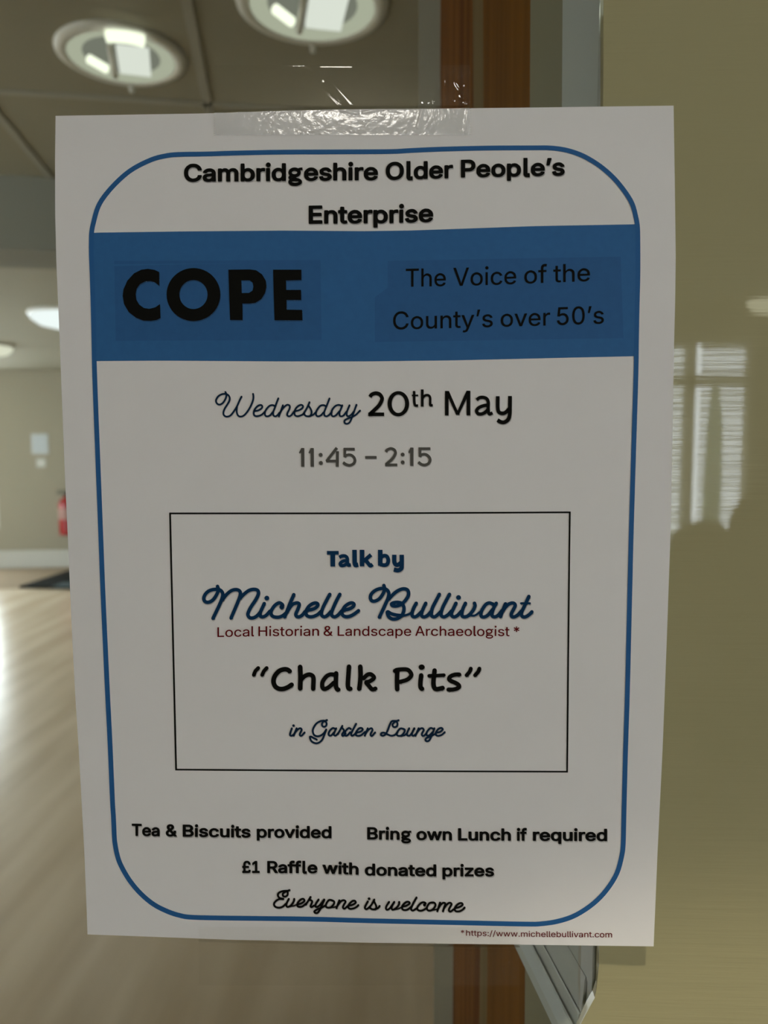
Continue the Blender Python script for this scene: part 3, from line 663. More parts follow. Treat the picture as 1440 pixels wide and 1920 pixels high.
# ---- lines set in a plain sans face: glyph outlines in 1/400 units, two weights
GLYPH = {}
GLYPH['B'] = {
    '&': (179, '67,-13 50,-9 39,-4 29,1 20,10 14,18 8,29 7,32 5,41 3,53 4,63 6,73 10,81 20,94 27,102 39,111 26,132 22,141 20,159 21,170 23,180 27,188 33,197 41,203 49,209 59,213 68,215 91,215 101,213 111,209 119,203 126,197 132,189 137,180 139,171 140,164 139,155 138,147 132,133 124,123 119,118 115,113 103,104 127,75 130,93 132,97 135,99 139,100 164,100 168,99 171,96 173,93 174,89 173,77 171,65 169,53 165,45 160,35 184,5 185,1 185,-4 181,-8 176,-10 144,-10 141,-9 139,-8 130,2 122,-3 101,-10 90,-12 79,-13|68,30 71,30 84,30 90,31 101,36 101,37 75,69 67,78 61,73 55,67 53,64 50,57 50,47 51,44 55,37 61,33|74,139 75,139 85,146 92,154 94,162 94,165 90,171 86,173 74,173 70,170 66,164 66,156 66,152'),
    '1': (181, '27,-10 24,-8 22,-6 21,-1 21,23 21,26 24,29 26,31 30,32 74,33 74,158 73,158 39,134 35,133 31,133 26,136 25,138 24,141 24,173 25,176 27,179 73,212 77,213 83,214 112,213 117,210 120,206 120,202 120,33 121,33 156,32 159,32 162,30 165,27 166,23 166,-3 165,-6 162,-8 159,-10 156,-10 31,-10'),
    'B': (182, '20,-10 17,-8 15,-6 14,-1 14,203 14,206 16,209 19,212 23,213 111,213 124,210 137,205 147,198 155,190 160,183 166,171 168,161 169,150 169,139 164,122 151,107 151,106 158,101 170,86 174,76 176,67 177,54 176,43 174,31 168,21 161,12 153,4 142,-3 129,-7 115,-9 99,-10 24,-10|60,34 61,34 97,34 110,34 120,37 125,40 129,44 131,48 131,55 132,59 130,64 128,68 123,73 116,78 106,82 61,81 60,80|60,125 61,125 94,125 106,126 110,128 113,130 120,137 123,143 123,154 120,160 118,164 113,167 105,170 95,170 61,170 60,169'),
    'C': (204, '99,-13 88,-11 71,-7 54,1 39,13 28,26 19,40 11,59 7,80 6,102 7,122 11,144 18,161 29,178 40,191 54,201 70,211 87,215 106,216 117,216 139,212 159,202 175,189 181,182 188,172 193,163 197,152 199,139 198,134 195,131 192,129 189,129 162,129 157,130 153,135 149,147 147,152 141,159 133,165 122,170 112,171 107,171 96,170 87,168 78,164 71,158 64,150 59,141 55,130 52,116 52,102 52,86 55,73 60,62 71,46 79,40 88,35 97,32 112,32 118,33 127,36 133,38 140,43 147,51 149,55 154,69 157,72 160,74 190,74 195,72 199,67 199,63 197,52 193,40 182,21 175,14 167,7 149,-5 130,-11 107,-13'),
    'E': (167, '20,-10 17,-8 15,-6 14,-1 14,203 14,206 16,209 19,212 23,213 151,213 156,210 159,205 159,178 158,175 155,173 152,171 149,171 61,170 60,169 60,127 60,125 61,125 142,124 147,123 150,120 152,117 152,114 152,90 151,85 146,81 142,81 61,80 60,79 60,34 61,34 149,34 153,33 157,30 160,25 160,-3 159,-6 156,-8 153,-10 150,-10 24,-10'),
    'L': (157, '20,-10 17,-8 15,-6 14,-1 14,202 14,206 16,209 18,211 23,213 51,213 55,212 59,208 60,203 60,126 60,34 61,34 143,34 147,33 151,30 154,25 154,-3 153,-6 150,-8 147,-10 144,-10 24,-10'),
    'O': (213, '99,-13 88,-11 71,-7 55,1 41,12 28,26 19,41 11,61 7,80 6,102 7,122 11,144 18,161 29,178 41,192 54,202 70,211 88,215 106,216 113,216 126,215 144,210 158,202 172,192 185,178 196,161 202,143 206,122 207,102 206,80 202,60 195,41 185,26 173,12 158,1 142,-7 125,-11 107,-13|97,32 107,32 117,32 126,35 134,39 142,45 149,53 153,62 158,73 161,86 161,102 161,116 158,130 153,142 148,151 141,159 134,164 126,168 116,171 107,171 97,171 88,168 79,164 71,158 65,151 59,141 55,130 52,116 52,102 52,86 55,74 60,62 65,53 72,45 80,39 87,35'),
    'P': (178, '20,-10 17,-8 15,-6 14,-1 14,202 14,205 15,208 18,212 23,213 110,213 126,210 138,204 149,196 158,187 165,177 170,165 173,152 173,125 170,112 165,100 158,90 148,81 138,74 125,68 109,65 94,64 61,63 60,62 60,-1 59,-5 56,-9 51,-10 24,-10|60,108 61,108 92,108 108,109 113,111 118,115 122,119 126,126 127,139 126,151 122,159 119,162 113,166 101,170 92,170 61,170 60,169'),
    'R': (180, '20,-10 17,-8 15,-6 14,-3 14,0 14,203 14,207 17,211 20,213 23,213 110,213 126,210 138,204 149,197 158,188 165,178 170,166 173,155 174,141 173,127 170,114 167,107 165,103 157,93 149,85 141,79 140,78 181,4 181,1 181,-3 180,-6 177,-8 174,-10 171,-10 140,-10 135,-9 132,-5 92,68 61,68 60,67 60,-1 59,-5 56,-8 51,-10 24,-10|60,113 61,113 93,113 109,114 119,119 124,125 126,130 128,135 128,147 126,151 122,159 120,162 114,166 109,169 92,170 61,170 60,169'),
    'T': (179, '73,-10 70,-8 68,-6 67,-1 66,170 12,171 8,172 4,175 3,179 3,204 3,207 6,210 8,212 12,213 107,214 167,213 171,213 175,209 177,204 177,179 176,176 174,174 171,171 168,171 114,170 114,169 113,-3 110,-7 105,-10 77,-10'),
    'a': (156, '50,-13 43,-11 34,-8 24,-3 16,4 10,12 5,21 3,32 2,43 4,61 8,69 13,76 19,82 26,86 33,90 54,96 91,101 96,102 100,103 99,110 97,115 90,120 84,121 72,122 65,120 57,115 52,110 47,103 42,100 37,100 13,106 10,107 8,109 6,112 6,116 6,119 10,129 15,137 24,146 32,152 41,157 50,160 59,162 77,164 84,164 98,162 105,160 119,153 126,148 134,140 139,132 142,122 144,112 145,101 146,0 145,-3 144,-6 140,-9 136,-10 110,-10 105,-9 103,-7 101,-4 100,-4 90,-10 81,-12 72,-13 54,-13|59,29 67,29 75,29 86,33 91,35 94,39 98,47 100,51 100,60 98,61 94,60 90,60 81,58 74,57 62,55 50,49 48,45 48,39 50,35 51,34'),
    'b': (170, '78,-13 70,-10 55,-2 52,-7 47,-10 19,-10 16,-9 14,-8 12,-5 11,-2 11,205 14,210 16,212 19,213 45,213 48,213 51,211 54,208 55,204 56,167 56,155 56,154 72,162 92,164 105,163 118,160 131,152 141,144 151,133 158,120 162,107 165,92 166,76 165,57 162,43 158,30 150,16 141,7 131,-2 119,-9 105,-12 92,-13 82,-13|81,30 88,30 95,30 101,32 106,34 110,39 114,44 119,58 120,65 120,85 119,93 114,106 110,112 105,117 101,119 96,120 88,121 81,121 75,119 71,117 63,107 60,101 57,93 56,75 57,57 60,50 63,43 67,38 75,32'),
    'c': (158, '71,-13 67,-12 53,-8 41,-2 31,5 21,16 12,30 8,43 5,58 4,75 5,92 8,106 13,121 21,133 30,144 41,153 53,158 67,163 82,164 106,161 114,159 121,155 128,150 139,141 145,134 155,114 155,108 154,105 151,103 148,101 130,97 121,95 118,95 115,96 112,99 110,104 106,111 104,114 99,118 93,120 87,121 75,121 69,118 64,115 60,111 56,105 53,99 50,84 50,66 53,50 56,44 60,38 64,34 69,32 75,30 90,30 97,32 101,34 108,41 110,47 114,54 117,56 121,57 124,57 149,51 153,47 155,42 155,38 153,30 149,22 145,16 135,5 123,-4 114,-8 98,-12 90,-13'),
    'd': (170, '67,-13 63,-12 51,-9 38,-2 29,6 20,16 13,29 7,43 5,59 4,76 5,92 7,107 12,121 20,134 29,145 39,153 50,159 64,163 78,164 98,162 113,154 114,193 114,203 114,207 117,211 121,213 151,213 156,210 159,205 159,-3 156,-8 153,-10 150,-10 122,-10 117,-7 114,-2 106,-7 99,-11 89,-13 77,-13|75,30 82,30 89,30 94,32 99,35 103,38 107,43 110,49 114,66 114,76 114,86 113,93 110,101 107,107 99,116 94,119 90,120 82,121 75,121 69,119 64,116 60,112 56,107 53,100 50,85 50,66 53,50 56,44 60,38 64,34 69,32'),
    'e': (162, '72,-13 54,-9 41,-2 30,6 21,16 13,28 7,42 5,58 4,74 5,91 7,107 12,120 21,133 30,143 39,152 53,159 67,163 81,164 100,162 110,160 126,151 141,137 148,127 153,117 157,100 158,91 158,66 156,62 152,58 148,58 50,57 54,46 61,37 65,34 71,31 78,29 85,29 100,32 106,36 111,42 115,49 117,51 120,52 124,52 149,46 153,43 156,39 156,35 156,32 152,24 148,17 141,9 133,1 117,-8 105,-11 95,-13|52,99 52,99 53,98 110,99 109,103 103,113 99,117 88,121 81,121 70,119 65,116 56,108'),
    'f': (101, '28,-10 25,-8 23,-6 22,-1 21,120 1,121 -3,122 -5,124 -7,127 -7,130 -7,152 -7,155 -4,159 0,162 21,163 22,173 23,183 25,191 28,198 36,207 49,217 59,220 74,222 80,222 91,221 102,217 106,213 107,207 101,184 99,180 95,177 91,177 83,178 76,179 73,179 69,176 68,172 68,163 68,163 92,162 96,161 99,158 101,155 101,152 102,131 101,128 100,125 97,123 94,121 91,121 68,120 68,119 68,0 67,-4 63,-8 58,-10 32,-10'),
    'g': (170, ''),
    'h': (164, '17,-10 14,-8 12,-6 11,-3 10,0 11,203 11,207 14,211 17,213 20,213 45,213 50,212 53,209 55,206 55,203 56,155 56,154 66,160 77,163 91,164 102,163 113,161 123,156 131,150 140,141 145,133 150,123 152,109 153,98 153,-1 152,-5 149,-8 146,-10 143,-10 117,-10 112,-9 109,-5 108,-1 108,93 107,102 104,109 100,115 91,121 84,121 73,120 69,118 63,112 58,103 56,97 56,90 55,-1 54,-5 51,-8 46,-10 20,-10'),
    'i': (67, '17,-10 14,-8 12,-6 11,-1 11,153 11,156 13,159 18,162 45,162 48,162 53,158 55,155 55,152 55,-2 54,-5 52,-7 47,-10 21,-10|28,167 19,170 10,179 7,187 7,200 8,203 14,211 19,216 27,219 39,219 51,214 54,211 60,201 61,194 61,190 60,185 56,179 53,175 48,170 44,169 34,167'),
    'l': (76, ''),
    'm': (244, '17,-10 14,-8 12,-6 11,-1 11,152 11,156 14,159 16,161 20,162 47,162 52,159 55,154 58,156 73,163 81,164 99,163 112,159 121,152 128,145 140,155 148,160 165,164 183,164 194,162 203,159 213,151 219,144 226,135 230,126 232,114 233,102 233,-2 232,-5 230,-8 227,-10 223,-10 195,-10 191,-8 188,-3 188,100 187,108 185,113 182,116 178,119 173,121 162,121 155,119 151,117 147,111 146,107 144,97 144,0 144,-4 141,-8 136,-10 109,-10 106,-10 103,-8 101,-5 100,-1 100,102 99,109 97,113 90,119 85,121 76,122 67,118 62,114 59,110 56,100 56,93 55,-1 54,-5 51,-8 46,-10 20,-10'),
    'n': (164, '17,-10 14,-8 12,-6 11,-3 10,0 11,152 12,157 16,161 20,162 47,162 52,159 55,154 66,160 77,163 92,164 102,163 113,161 123,156 131,150 140,141 145,133 150,121 152,109 153,96 154,48 153,-1 153,-4 151,-6 147,-10 143,-10 117,-10 114,-10 111,-8 109,-5 108,-1 108,93 106,103 104,109 101,114 96,118 91,121 84,121 73,120 69,118 62,112 58,103 56,96 56,90 55,-1 54,-5 51,-8 46,-10 20,-10'),
    'o': (166, '71,-13 54,-9 41,-2 30,6 20,17 12,30 8,43 5,57 4,75 5,91 8,106 12,120 21,133 30,145 42,153 54,159 67,163 82,164 94,164 98,163 111,159 124,153 136,144 146,132 153,121 159,106 161,91 162,75 161,58 159,43 153,29 145,17 135,6 124,-2 110,-9 96,-13 83,-13|72,30 75,30 90,30 96,32 101,34 106,38 110,44 113,51 116,58 117,75 116,91 113,98 110,105 106,111 101,116 94,119 89,121 82,121 75,121 69,118 64,116 60,111 56,105 53,99 50,83 50,66 53,50 56,44 60,38 64,34'),
    'p': (170, '17,-67 14,-65 12,-63 11,-58 10,151 11,154 12,157 15,161 19,162 46,162 49,162 52,159 54,157 55,154 70,161 73,162 91,164 105,163 120,159 131,152 141,144 150,134 158,121 162,107 165,91 166,75 165,57 162,43 158,30 151,17 141,7 131,-3 118,-9 106,-12 92,-13 81,-13 71,-11 56,-2 56,-3 55,-58 54,-63 50,-66 46,-67 20,-67|81,30 88,30 95,30 101,32 106,34 110,39 114,44 119,58 120,65 120,85 119,93 114,106 110,112 105,117 101,119 96,120 88,121 81,121 75,119 71,117 63,107 60,101 57,93 56,75 57,57 60,50 63,43 67,38 75,32'),
    'q': (170, '120,-67 116,-64 114,-59 113,-3 99,-11 88,-13 77,-13 64,-12 51,-9 38,-2 29,6 20,16 13,29 7,42 5,58 4,76 5,92 7,108 12,121 20,134 29,145 39,153 48,158 51,160 64,163 78,164 98,162 114,154 116,157 118,160 121,162 124,162 151,162 156,159 159,155 160,151 159,-59 158,-62 156,-64 151,-67 124,-68|75,30 82,30 89,30 94,32 99,35 103,38 107,43 110,49 114,66 114,76 114,86 113,93 110,101 107,107 99,116 94,119 90,120 82,121 75,121 69,119 64,116 60,112 56,107 53,100 50,85 50,66 53,50 56,44 60,38 64,34 69,32'),
    'r': (104, '17,-10 14,-8 12,-6 11,-1 10,151 11,156 15,161 20,162 47,162 51,160 55,156 64,161 73,163 84,164 95,164 99,164 102,162 105,159 107,155 107,128 106,123 103,120 99,119 93,119 89,120 78,120 68,116 64,114 59,108 56,99 56,93 55,-1 54,-5 51,-8 46,-10 20,-10'),
    's': (146, '58,-13 41,-9 33,-5 23,2 17,8 11,17 4,34 4,39 5,44 8,46 11,48 36,53 40,53 43,52 46,49 48,46 50,39 52,36 55,33 60,31 73,29 86,31 91,33 96,38 96,43 94,46 87,50 57,58 43,62 31,68 22,75 14,86 10,97 9,109 10,119 12,130 17,139 24,146 32,153 42,158 52,161 61,163 74,164 82,164 96,162 106,159 120,149 127,143 133,135 140,119 140,115 139,111 137,108 133,106 109,101 105,101 102,102 99,104 93,115 89,118 86,120 82,122 74,122 67,121 58,118 54,113 54,111 55,107 59,103 64,101 95,94 108,90 119,85 122,83 130,75 138,64 141,53 142,43 142,32 138,21 133,13 126,4 117,-2 108,-7 97,-11 86,-13 63,-14'),
    't': (91, '56,-12 51,-11 40,-6 30,1 22,10 17,22 16,36 15,120 0,121 -3,122 -6,125 -7,130 -7,152 -6,157 -2,161 2,162 15,163 16,189 17,193 20,197 25,198 51,198 56,196 59,193 60,188 60,163 61,163 82,162 85,162 90,158 92,155 92,152 92,129 91,126 89,124 86,121 83,121 61,120 60,119 60,40 62,33 62,32 64,31 82,31 85,31 88,28 91,23 95,0 94,-4 92,-7 89,-9 83,-11 70,-12'),
    'u': (164, '64,-12 51,-9 42,-6 32,1 25,9 19,17 14,30 12,41 10,56 11,152 11,155 13,158 15,161 19,162 44,162 49,162 53,158 55,155 55,152 56,59 57,49 59,42 63,37 67,33 72,31 79,31 91,32 98,36 101,38 106,48 108,54 108,152 108,156 112,160 117,162 144,162 147,162 150,159 153,155 154,151 154,0 153,-4 151,-6 148,-9 144,-10 118,-10 115,-10 112,-8 110,-6 108,-2 98,-8 86,-11 73,-12'),
    'v': (156, '61,-10 58,-8 55,-4 -3,148 -3,154 0,159 2,161 5,162 34,162 38,162 41,159 44,155 77,61 78,62 83,73 112,155 115,159 117,161 121,162 151,162 155,160 158,157 159,153 159,149 100,-6 96,-9 92,-10 65,-10'),
    'w': (227, '51,-10 48,-8 45,-4 -1,149 -1,155 2,160 5,162 8,162 35,162 40,161 43,158 45,154 63,88 67,75 68,73 72,88 91,154 92,158 96,161 100,162 127,162 131,162 134,159 137,155 158,74 159,73 163,87 182,155 185,159 187,161 191,162 219,162 222,162 225,159 228,156 228,153 228,148 182,-3 179,-8 176,-10 173,-10 146,-10 142,-9 139,-7 137,-3 113,81 88,-6 84,-9 80,-10 54,-10'),
    'z': (152, '13,-10 9,-7 7,-2 7,18 7,22 81,118 18,119 13,120 10,123 9,128 9,152 9,155 11,158 14,161 18,162 133,162 138,161 142,157 143,153 143,131 142,127 71,34 72,34 135,33 140,32 144,28 145,23 145,-1 145,-4 143,-6 139,-10 135,-10 17,-10'),
    '£': (170, '11,-10 7,-7 5,-2 5,24 6,28 9,31 12,33 20,34 23,36 25,39 26,44 26,79 25,80 12,81 9,82 6,85 5,90 5,113 7,118 10,121 14,122 23,123 24,123 24,143 25,156 27,169 32,181 39,190 46,199 56,207 67,212 81,215 96,216 107,215 117,213 128,210 138,203 145,197 154,187 163,167 165,155 165,150 162,146 157,144 132,141 128,141 125,142 122,145 119,156 116,162 112,168 108,170 102,173 95,173 86,172 79,169 76,166 73,163 72,159 70,155 69,143 69,123 125,122 130,121 133,118 135,113 135,89 134,86 132,84 129,81 126,81 71,80 71,79 71,44 69,34 120,34 122,34 122,46 124,50 127,52 131,53 157,53 160,52 163,49 165,46 165,43 164,23 161,12 156,3 153,1 144,-6 132,-9 119,-10 15,-10'),
    '’': (71, '17,117 14,119 12,121 11,124 11,127 23,207 27,211 31,213 60,213 63,213 66,211 69,208 70,205 70,201 48,122 45,119 40,117 20,117'),
}
GLYPH['R'] = {
    '&': (179, '71,-5 65,-4 53,-1 43,3 34,8 26,16 20,24 15,33 13,42 12,52 12,62 14,69 17,77 25,88 32,95 51,110 41,123 30,143 28,159 29,168 31,177 34,184 39,191 53,202 61,205 70,207 90,207 99,205 107,202 120,192 129,178 131,170 131,156 130,149 127,143 119,128 114,124 109,119 92,106 92,105 130,58 135,71 138,91 140,92 162,92 165,91 165,89 165,77 161,56 158,48 150,35 150,34 177,1 177,-1 175,-2 145,-2 131,14 127,10 119,5 100,-2 89,-4 79,-5|70,21 84,21 92,23 106,30 112,34 114,35 77,80 69,89 68,89 56,79 50,73 46,68 41,58 41,46 43,40 49,31 57,25|73,128 73,128 74,128 90,140 98,148 100,151 103,162 102,167 100,171 96,176 92,180 87,182 76,182 71,181 65,176 58,167 57,163 57,155 58,150 60,146 68,133'),
    '*': (181, '80,87 79,88 79,89 79,128 46,107 44,108 34,124 34,126 35,128 68,145 68,146 35,164 34,165 34,166 44,185 46,186 79,164 79,203 79,204 81,205 98,205 101,205 102,203 101,166 101,165 101,165 133,186 135,186 137,184 147,167 147,165 147,164 112,146 112,145 146,128 147,125 137,108 135,107 133,107 101,127 100,126 102,88 100,87'),
    '.': (75, '35,-4 32,-3 27,-1 20,6 18,11 18,21 20,27 27,34 32,36 37,37 40,37 43,36 48,34 56,27 58,21 58,11 56,5 48,-1 43,-3 38,-4'),
    '/': (100, '5,-33 4,-32 4,-31 69,213 69,214 71,215 94,215 96,214 96,212 30,-32 28,-33'),
    '0': (181, '86,-5 75,-3 61,1 50,8 40,17 32,29 26,44 21,61 18,80 17,102 18,122 21,142 26,158 32,172 40,185 50,195 63,203 75,207 94,208 105,207 120,202 130,196 140,186 149,173 156,158 160,141 163,122 164,101 163,80 160,61 156,44 149,30 141,18 130,8 118,1 105,-3 91,-5|89,22 99,23 108,26 114,31 121,39 126,47 130,58 133,71 135,84 136,101 135,117 133,133 130,145 126,156 121,165 114,172 108,177 99,181 93,182 81,181 67,172 61,165 55,156 51,145 48,132 46,117 46,84 48,71 51,58 55,47 67,30 74,26 81,23'),
    '5': (181, '81,-5 65,-2 55,2 37,14 31,23 26,32 23,41 22,51 22,53 24,54 49,54 51,52 52,46 57,37 61,32 65,29 70,26 82,22 96,23 103,25 114,32 120,36 124,42 127,49 129,64 127,79 119,93 114,98 108,103 102,106 94,108 87,109 74,107 62,103 51,96 27,99 25,100 25,101 36,203 37,205 50,205 146,205 148,205 149,203 149,181 149,179 147,179 62,178 57,126 57,126 70,132 77,134 85,135 101,135 110,133 125,127 134,121 140,115 145,108 154,92 158,75 158,64 157,53 154,40 150,29 142,19 133,11 124,4 113,-1 101,-4 88,-5'),
    ':': (75, '35,-4 32,-3 27,-1 20,6 18,11 18,21 20,27 27,34 32,36 37,37 40,37 43,36 48,34 56,27 58,21 58,11 56,5 48,-1 43,-3 38,-4|35,106 32,107 27,109 20,116 18,121 18,131 20,137 27,144 32,146 37,147 40,147 43,146 48,144 56,137 58,131 58,121 56,115 48,109 43,107 38,106'),
    'A': (192, '6,-2 5,-1 5,1 79,204 81,205 109,205 112,204 147,109 187,1 187,-1 186,-2 184,-2 158,-2 156,-1 136,54 56,55 55,54 36,-2 33,-2|65,81 127,81 110,128 103,150 95,175 84,137'),
    'C': (204, '102,-5 89,-3 73,1 58,8 45,19 35,31 26,44 19,62 15,81 14,102 15,121 19,141 26,158 35,172 45,185 58,195 73,203 89,207 117,208 136,204 154,196 169,184 176,175 185,160 189,150 191,138 189,137 163,137 162,137 157,151 154,156 150,162 145,166 137,173 124,178 113,180 107,180 95,179 84,176 73,171 66,164 58,156 52,145 47,132 44,117 43,102 44,85 47,71 52,58 59,48 65,40 84,27 95,24 112,23 119,24 130,28 141,34 147,38 157,51 161,64 162,66 189,66 191,64 189,53 186,44 181,35 175,26 170,19 162,13 146,3 127,-3 107,-5'),
    'H': (207, '23,-2 22,-1 22,0 22,202 22,204 24,205 50,205 52,203 52,118 53,118 154,118 155,203 155,204 157,205 183,205 185,203 185,200 185,0 185,-2 182,-2 157,-2 156,-2 155,-1 154,91 53,91 52,90 52,-1 50,-2'),
    'L': (157, '23,-2 22,-1 22,0 22,203 22,204 24,205 50,205 52,203 52,112 52,25 144,25 146,23 146,-1 145,-2 143,-2'),
    'T': (179, '76,-2 75,-1 75,0 75,178 12,179 11,180 11,181 11,203 11,204 13,205 103,205 167,205 169,203 169,180 168,179 166,179 105,178 105,-1 103,-2'),
    'V': (192, '81,-2 80,-1 5,203 5,204 7,205 33,205 36,204 82,75 96,28 99,38 111,75 114,83 156,204 158,205 184,205 186,205 187,203 113,-1 111,-2'),
    'a': (156, '52,-5 44,-3 29,4 22,9 17,17 13,24 11,34 10,43 12,59 15,65 24,75 36,82 56,88 92,93 98,93 104,96 106,98 108,100 108,108 107,113 105,117 102,121 94,127 90,129 85,130 71,130 65,129 61,127 52,122 46,115 42,108 39,108 14,115 14,117 18,126 21,130 29,139 36,145 44,149 52,152 60,154 77,156 83,156 96,154 102,152 115,146 121,142 127,135 131,128 134,120 136,111 137,100 137,0 137,-2 134,-2 111,-2 110,-2 109,0 108,15 98,4 86,-2 80,-4 72,-5 55,-5|61,20 67,20 76,21 89,25 95,29 100,34 106,43 108,49 108,72 93,68 91,68 88,68 80,66 73,66 59,63 47,57 43,54 39,46 39,37 42,31 45,28 49,25 57,21'),
    'b': (170, '80,-5 74,-3 62,3 53,11 47,19 47,0 46,-2 21,-2 20,-2 19,-1 19,203 19,204 21,205 44,205 47,204 47,202 47,153 47,133 61,147 74,154 92,156 104,155 116,152 126,146 135,139 144,129 150,117 154,105 157,91 158,76 157,59 154,45 150,33 144,21 136,12 127,4 116,-1 104,-4 91,-5|86,21 96,22 104,24 110,28 116,33 121,40 127,56 129,65 129,86 127,95 121,111 116,117 110,123 103,127 90,130 79,129 71,127 65,123 56,112 52,104 49,95 47,76 49,55 52,46 56,38 61,32 66,28 72,24 79,22'),
    'c': (158, '75,-5 69,-4 57,-1 45,5 35,13 27,22 20,32 16,45 13,59 12,74 13,90 16,105 20,117 27,128 35,138 46,146 57,151 70,155 83,156 105,153 117,148 133,136 138,129 147,112 147,110 147,109 120,103 119,104 118,108 114,114 111,118 104,125 96,128 87,130 73,129 66,126 59,122 53,116 49,109 45,102 41,84 41,64 45,48 49,40 54,33 60,27 66,24 73,21 92,21 100,24 107,28 115,36 118,44 120,48 121,49 145,43 147,41 145,32 138,20 130,11 118,3 111,0 97,-4 89,-5'),
    'd': (170, '71,-5 65,-4 54,-1 43,4 34,12 26,21 20,32 15,45 13,60 12,76 13,91 15,105 20,117 26,128 34,138 43,146 53,152 65,155 78,156 95,154 108,148 121,134 122,172 122,202 122,204 124,205 149,205 151,203 151,-1 149,-2 125,-2 124,-2 123,0 122,18 116,10 107,3 96,-3 87,-5|80,21 90,22 97,24 103,28 109,33 114,39 118,47 122,65 123,75 121,95 118,104 114,112 103,123 96,127 90,129 84,130 73,129 66,127 59,123 54,118 49,111 45,103 41,85 41,65 45,48 49,40 54,33 60,27 66,24 73,22'),
    'e': (162, '77,-5 70,-4 57,-1 45,5 35,12 27,22 20,32 15,45 13,59 12,74 13,90 15,104 20,117 27,128 35,137 44,145 56,151 68,155 82,156 98,154 106,152 122,144 136,131 141,123 145,113 148,102 150,90 150,68 150,66 148,66 41,65 41,60 43,52 46,42 55,31 61,27 69,23 76,21 85,20 100,23 104,25 112,31 118,37 120,43 121,44 148,37 148,36 148,34 141,21 136,14 128,8 114,0 104,-3 95,-5|41,90 120,90 119,99 117,106 110,118 103,124 90,129 81,130 73,129 66,127 59,122 50,113 46,107 43,100'),
    'f': (101, '31,-2 30,-1 30,0 30,128 3,129 2,129 1,131 1,152 1,153 3,154 30,154 30,173 31,181 33,188 36,195 41,201 52,210 61,212 74,214 80,214 90,213 98,210 99,207 92,185 90,185 85,187 80,187 77,188 71,187 67,185 64,182 61,178 59,174 59,154 90,154 93,153 93,151 93,130 91,129 59,128 59,-1 57,-2'),
    'g': (170, ''),
    'h': (164, '20,-2 19,-1 19,0 19,202 19,204 21,205 45,205 47,203 47,134 51,139 59,146 69,152 79,155 90,156 101,155 110,153 119,149 126,144 133,137 138,129 142,119 144,108 145,96 145,0 144,-2 142,-2 118,-2 117,-2 116,-1 116,93 115,104 112,113 107,120 100,125 93,129 84,130 71,128 65,125 56,117 50,105 48,98 47,90 47,-1 45,-2'),
    'i': (67, '20,-2 19,-1 19,0 19,152 19,153 21,154 45,154 47,153 47,151 47,-1 45,-2|30,175 24,177 17,184 15,188 15,198 20,206 24,209 28,211 37,211 39,211 48,206 52,198 53,192 52,188 50,183 48,180 44,177 33,175'),
    'l': (76, ''),
    'm': (244, '20,-2 19,-1 19,0 19,151 19,153 20,154 44,154 46,154 47,152 47,135 56,144 61,149 74,155 81,156 98,155 108,152 116,146 123,138 127,130 133,138 144,149 151,152 166,156 184,156 199,151 206,146 213,139 218,131 222,123 224,113 225,101 225,-1 223,-2 198,-2 197,-2 196,0 196,28 196,100 195,110 192,117 187,123 180,127 174,129 166,130 161,130 156,128 147,123 143,119 138,110 136,99 136,-1 134,-2 110,-2 109,-2 108,0 108,103 107,111 103,118 94,127 87,129 74,130 63,126 59,123 56,119 52,114 48,102 47,94 47,-1 45,-2'),
    'n': (164, '20,-2 19,-1 19,0 19,151 19,153 20,154 44,154 46,154 47,152 47,134 51,139 60,147 69,152 80,155 91,156 101,155 110,153 119,149 126,144 133,136 138,129 142,119 144,108 145,96 145,45 145,0 145,-2 142,-2 118,-2 116,-1 116,0 116,93 115,104 112,112 107,120 100,125 93,129 84,130 70,128 65,125 56,117 50,106 48,98 47,90 47,-1 45,-2'),
    'o': (166, '75,-5 69,-4 57,-1 46,5 35,12 27,22 20,33 16,45 13,59 12,75 13,90 16,104 20,116 27,128 35,138 46,146 57,151 69,155 82,156 90,156 97,155 108,151 120,146 131,138 139,127 146,117 151,104 153,90 154,75 153,60 151,45 146,33 139,21 130,12 120,5 108,-1 96,-4 83,-5|73,21 91,21 100,24 106,28 112,33 117,40 121,47 124,56 126,75 124,93 121,102 117,110 112,116 107,122 100,126 93,128 83,130 73,129 66,126 59,122 53,116 49,109 45,103 41,85 41,65 45,47 49,39 54,33 59,28 65,24'),
    'p': (170, '20,-59 19,-58 19,-57 19,151 19,153 21,154 44,154 46,154 47,152 47,133 62,148 74,154 92,156 104,155 116,152 126,146 135,139 138,135 144,129 150,117 154,105 157,91 158,76 157,59 154,45 150,33 144,22 136,12 125,4 115,-1 105,-4 92,-5 82,-5 74,-3 68,0 62,3 53,10 47,19 47,-58 45,-59|86,21 96,22 104,24 110,28 116,33 121,40 127,56 129,65 129,86 127,95 121,111 116,117 110,123 103,127 90,130 79,129 71,127 65,123 56,112 52,104 49,95 47,76 49,55 52,46 56,38 61,32 66,28 72,24 79,22'),
    'r': (104, '20,-2 19,-1 19,0 19,152 19,153 21,154 44,154 46,154 47,152 47,136 53,143 60,149 67,153 80,156 96,156 99,154 99,152 99,128 98,127 96,127 93,127 91,128 76,128 65,124 59,120 52,111 48,101 47,94 47,-1 45,-2'),
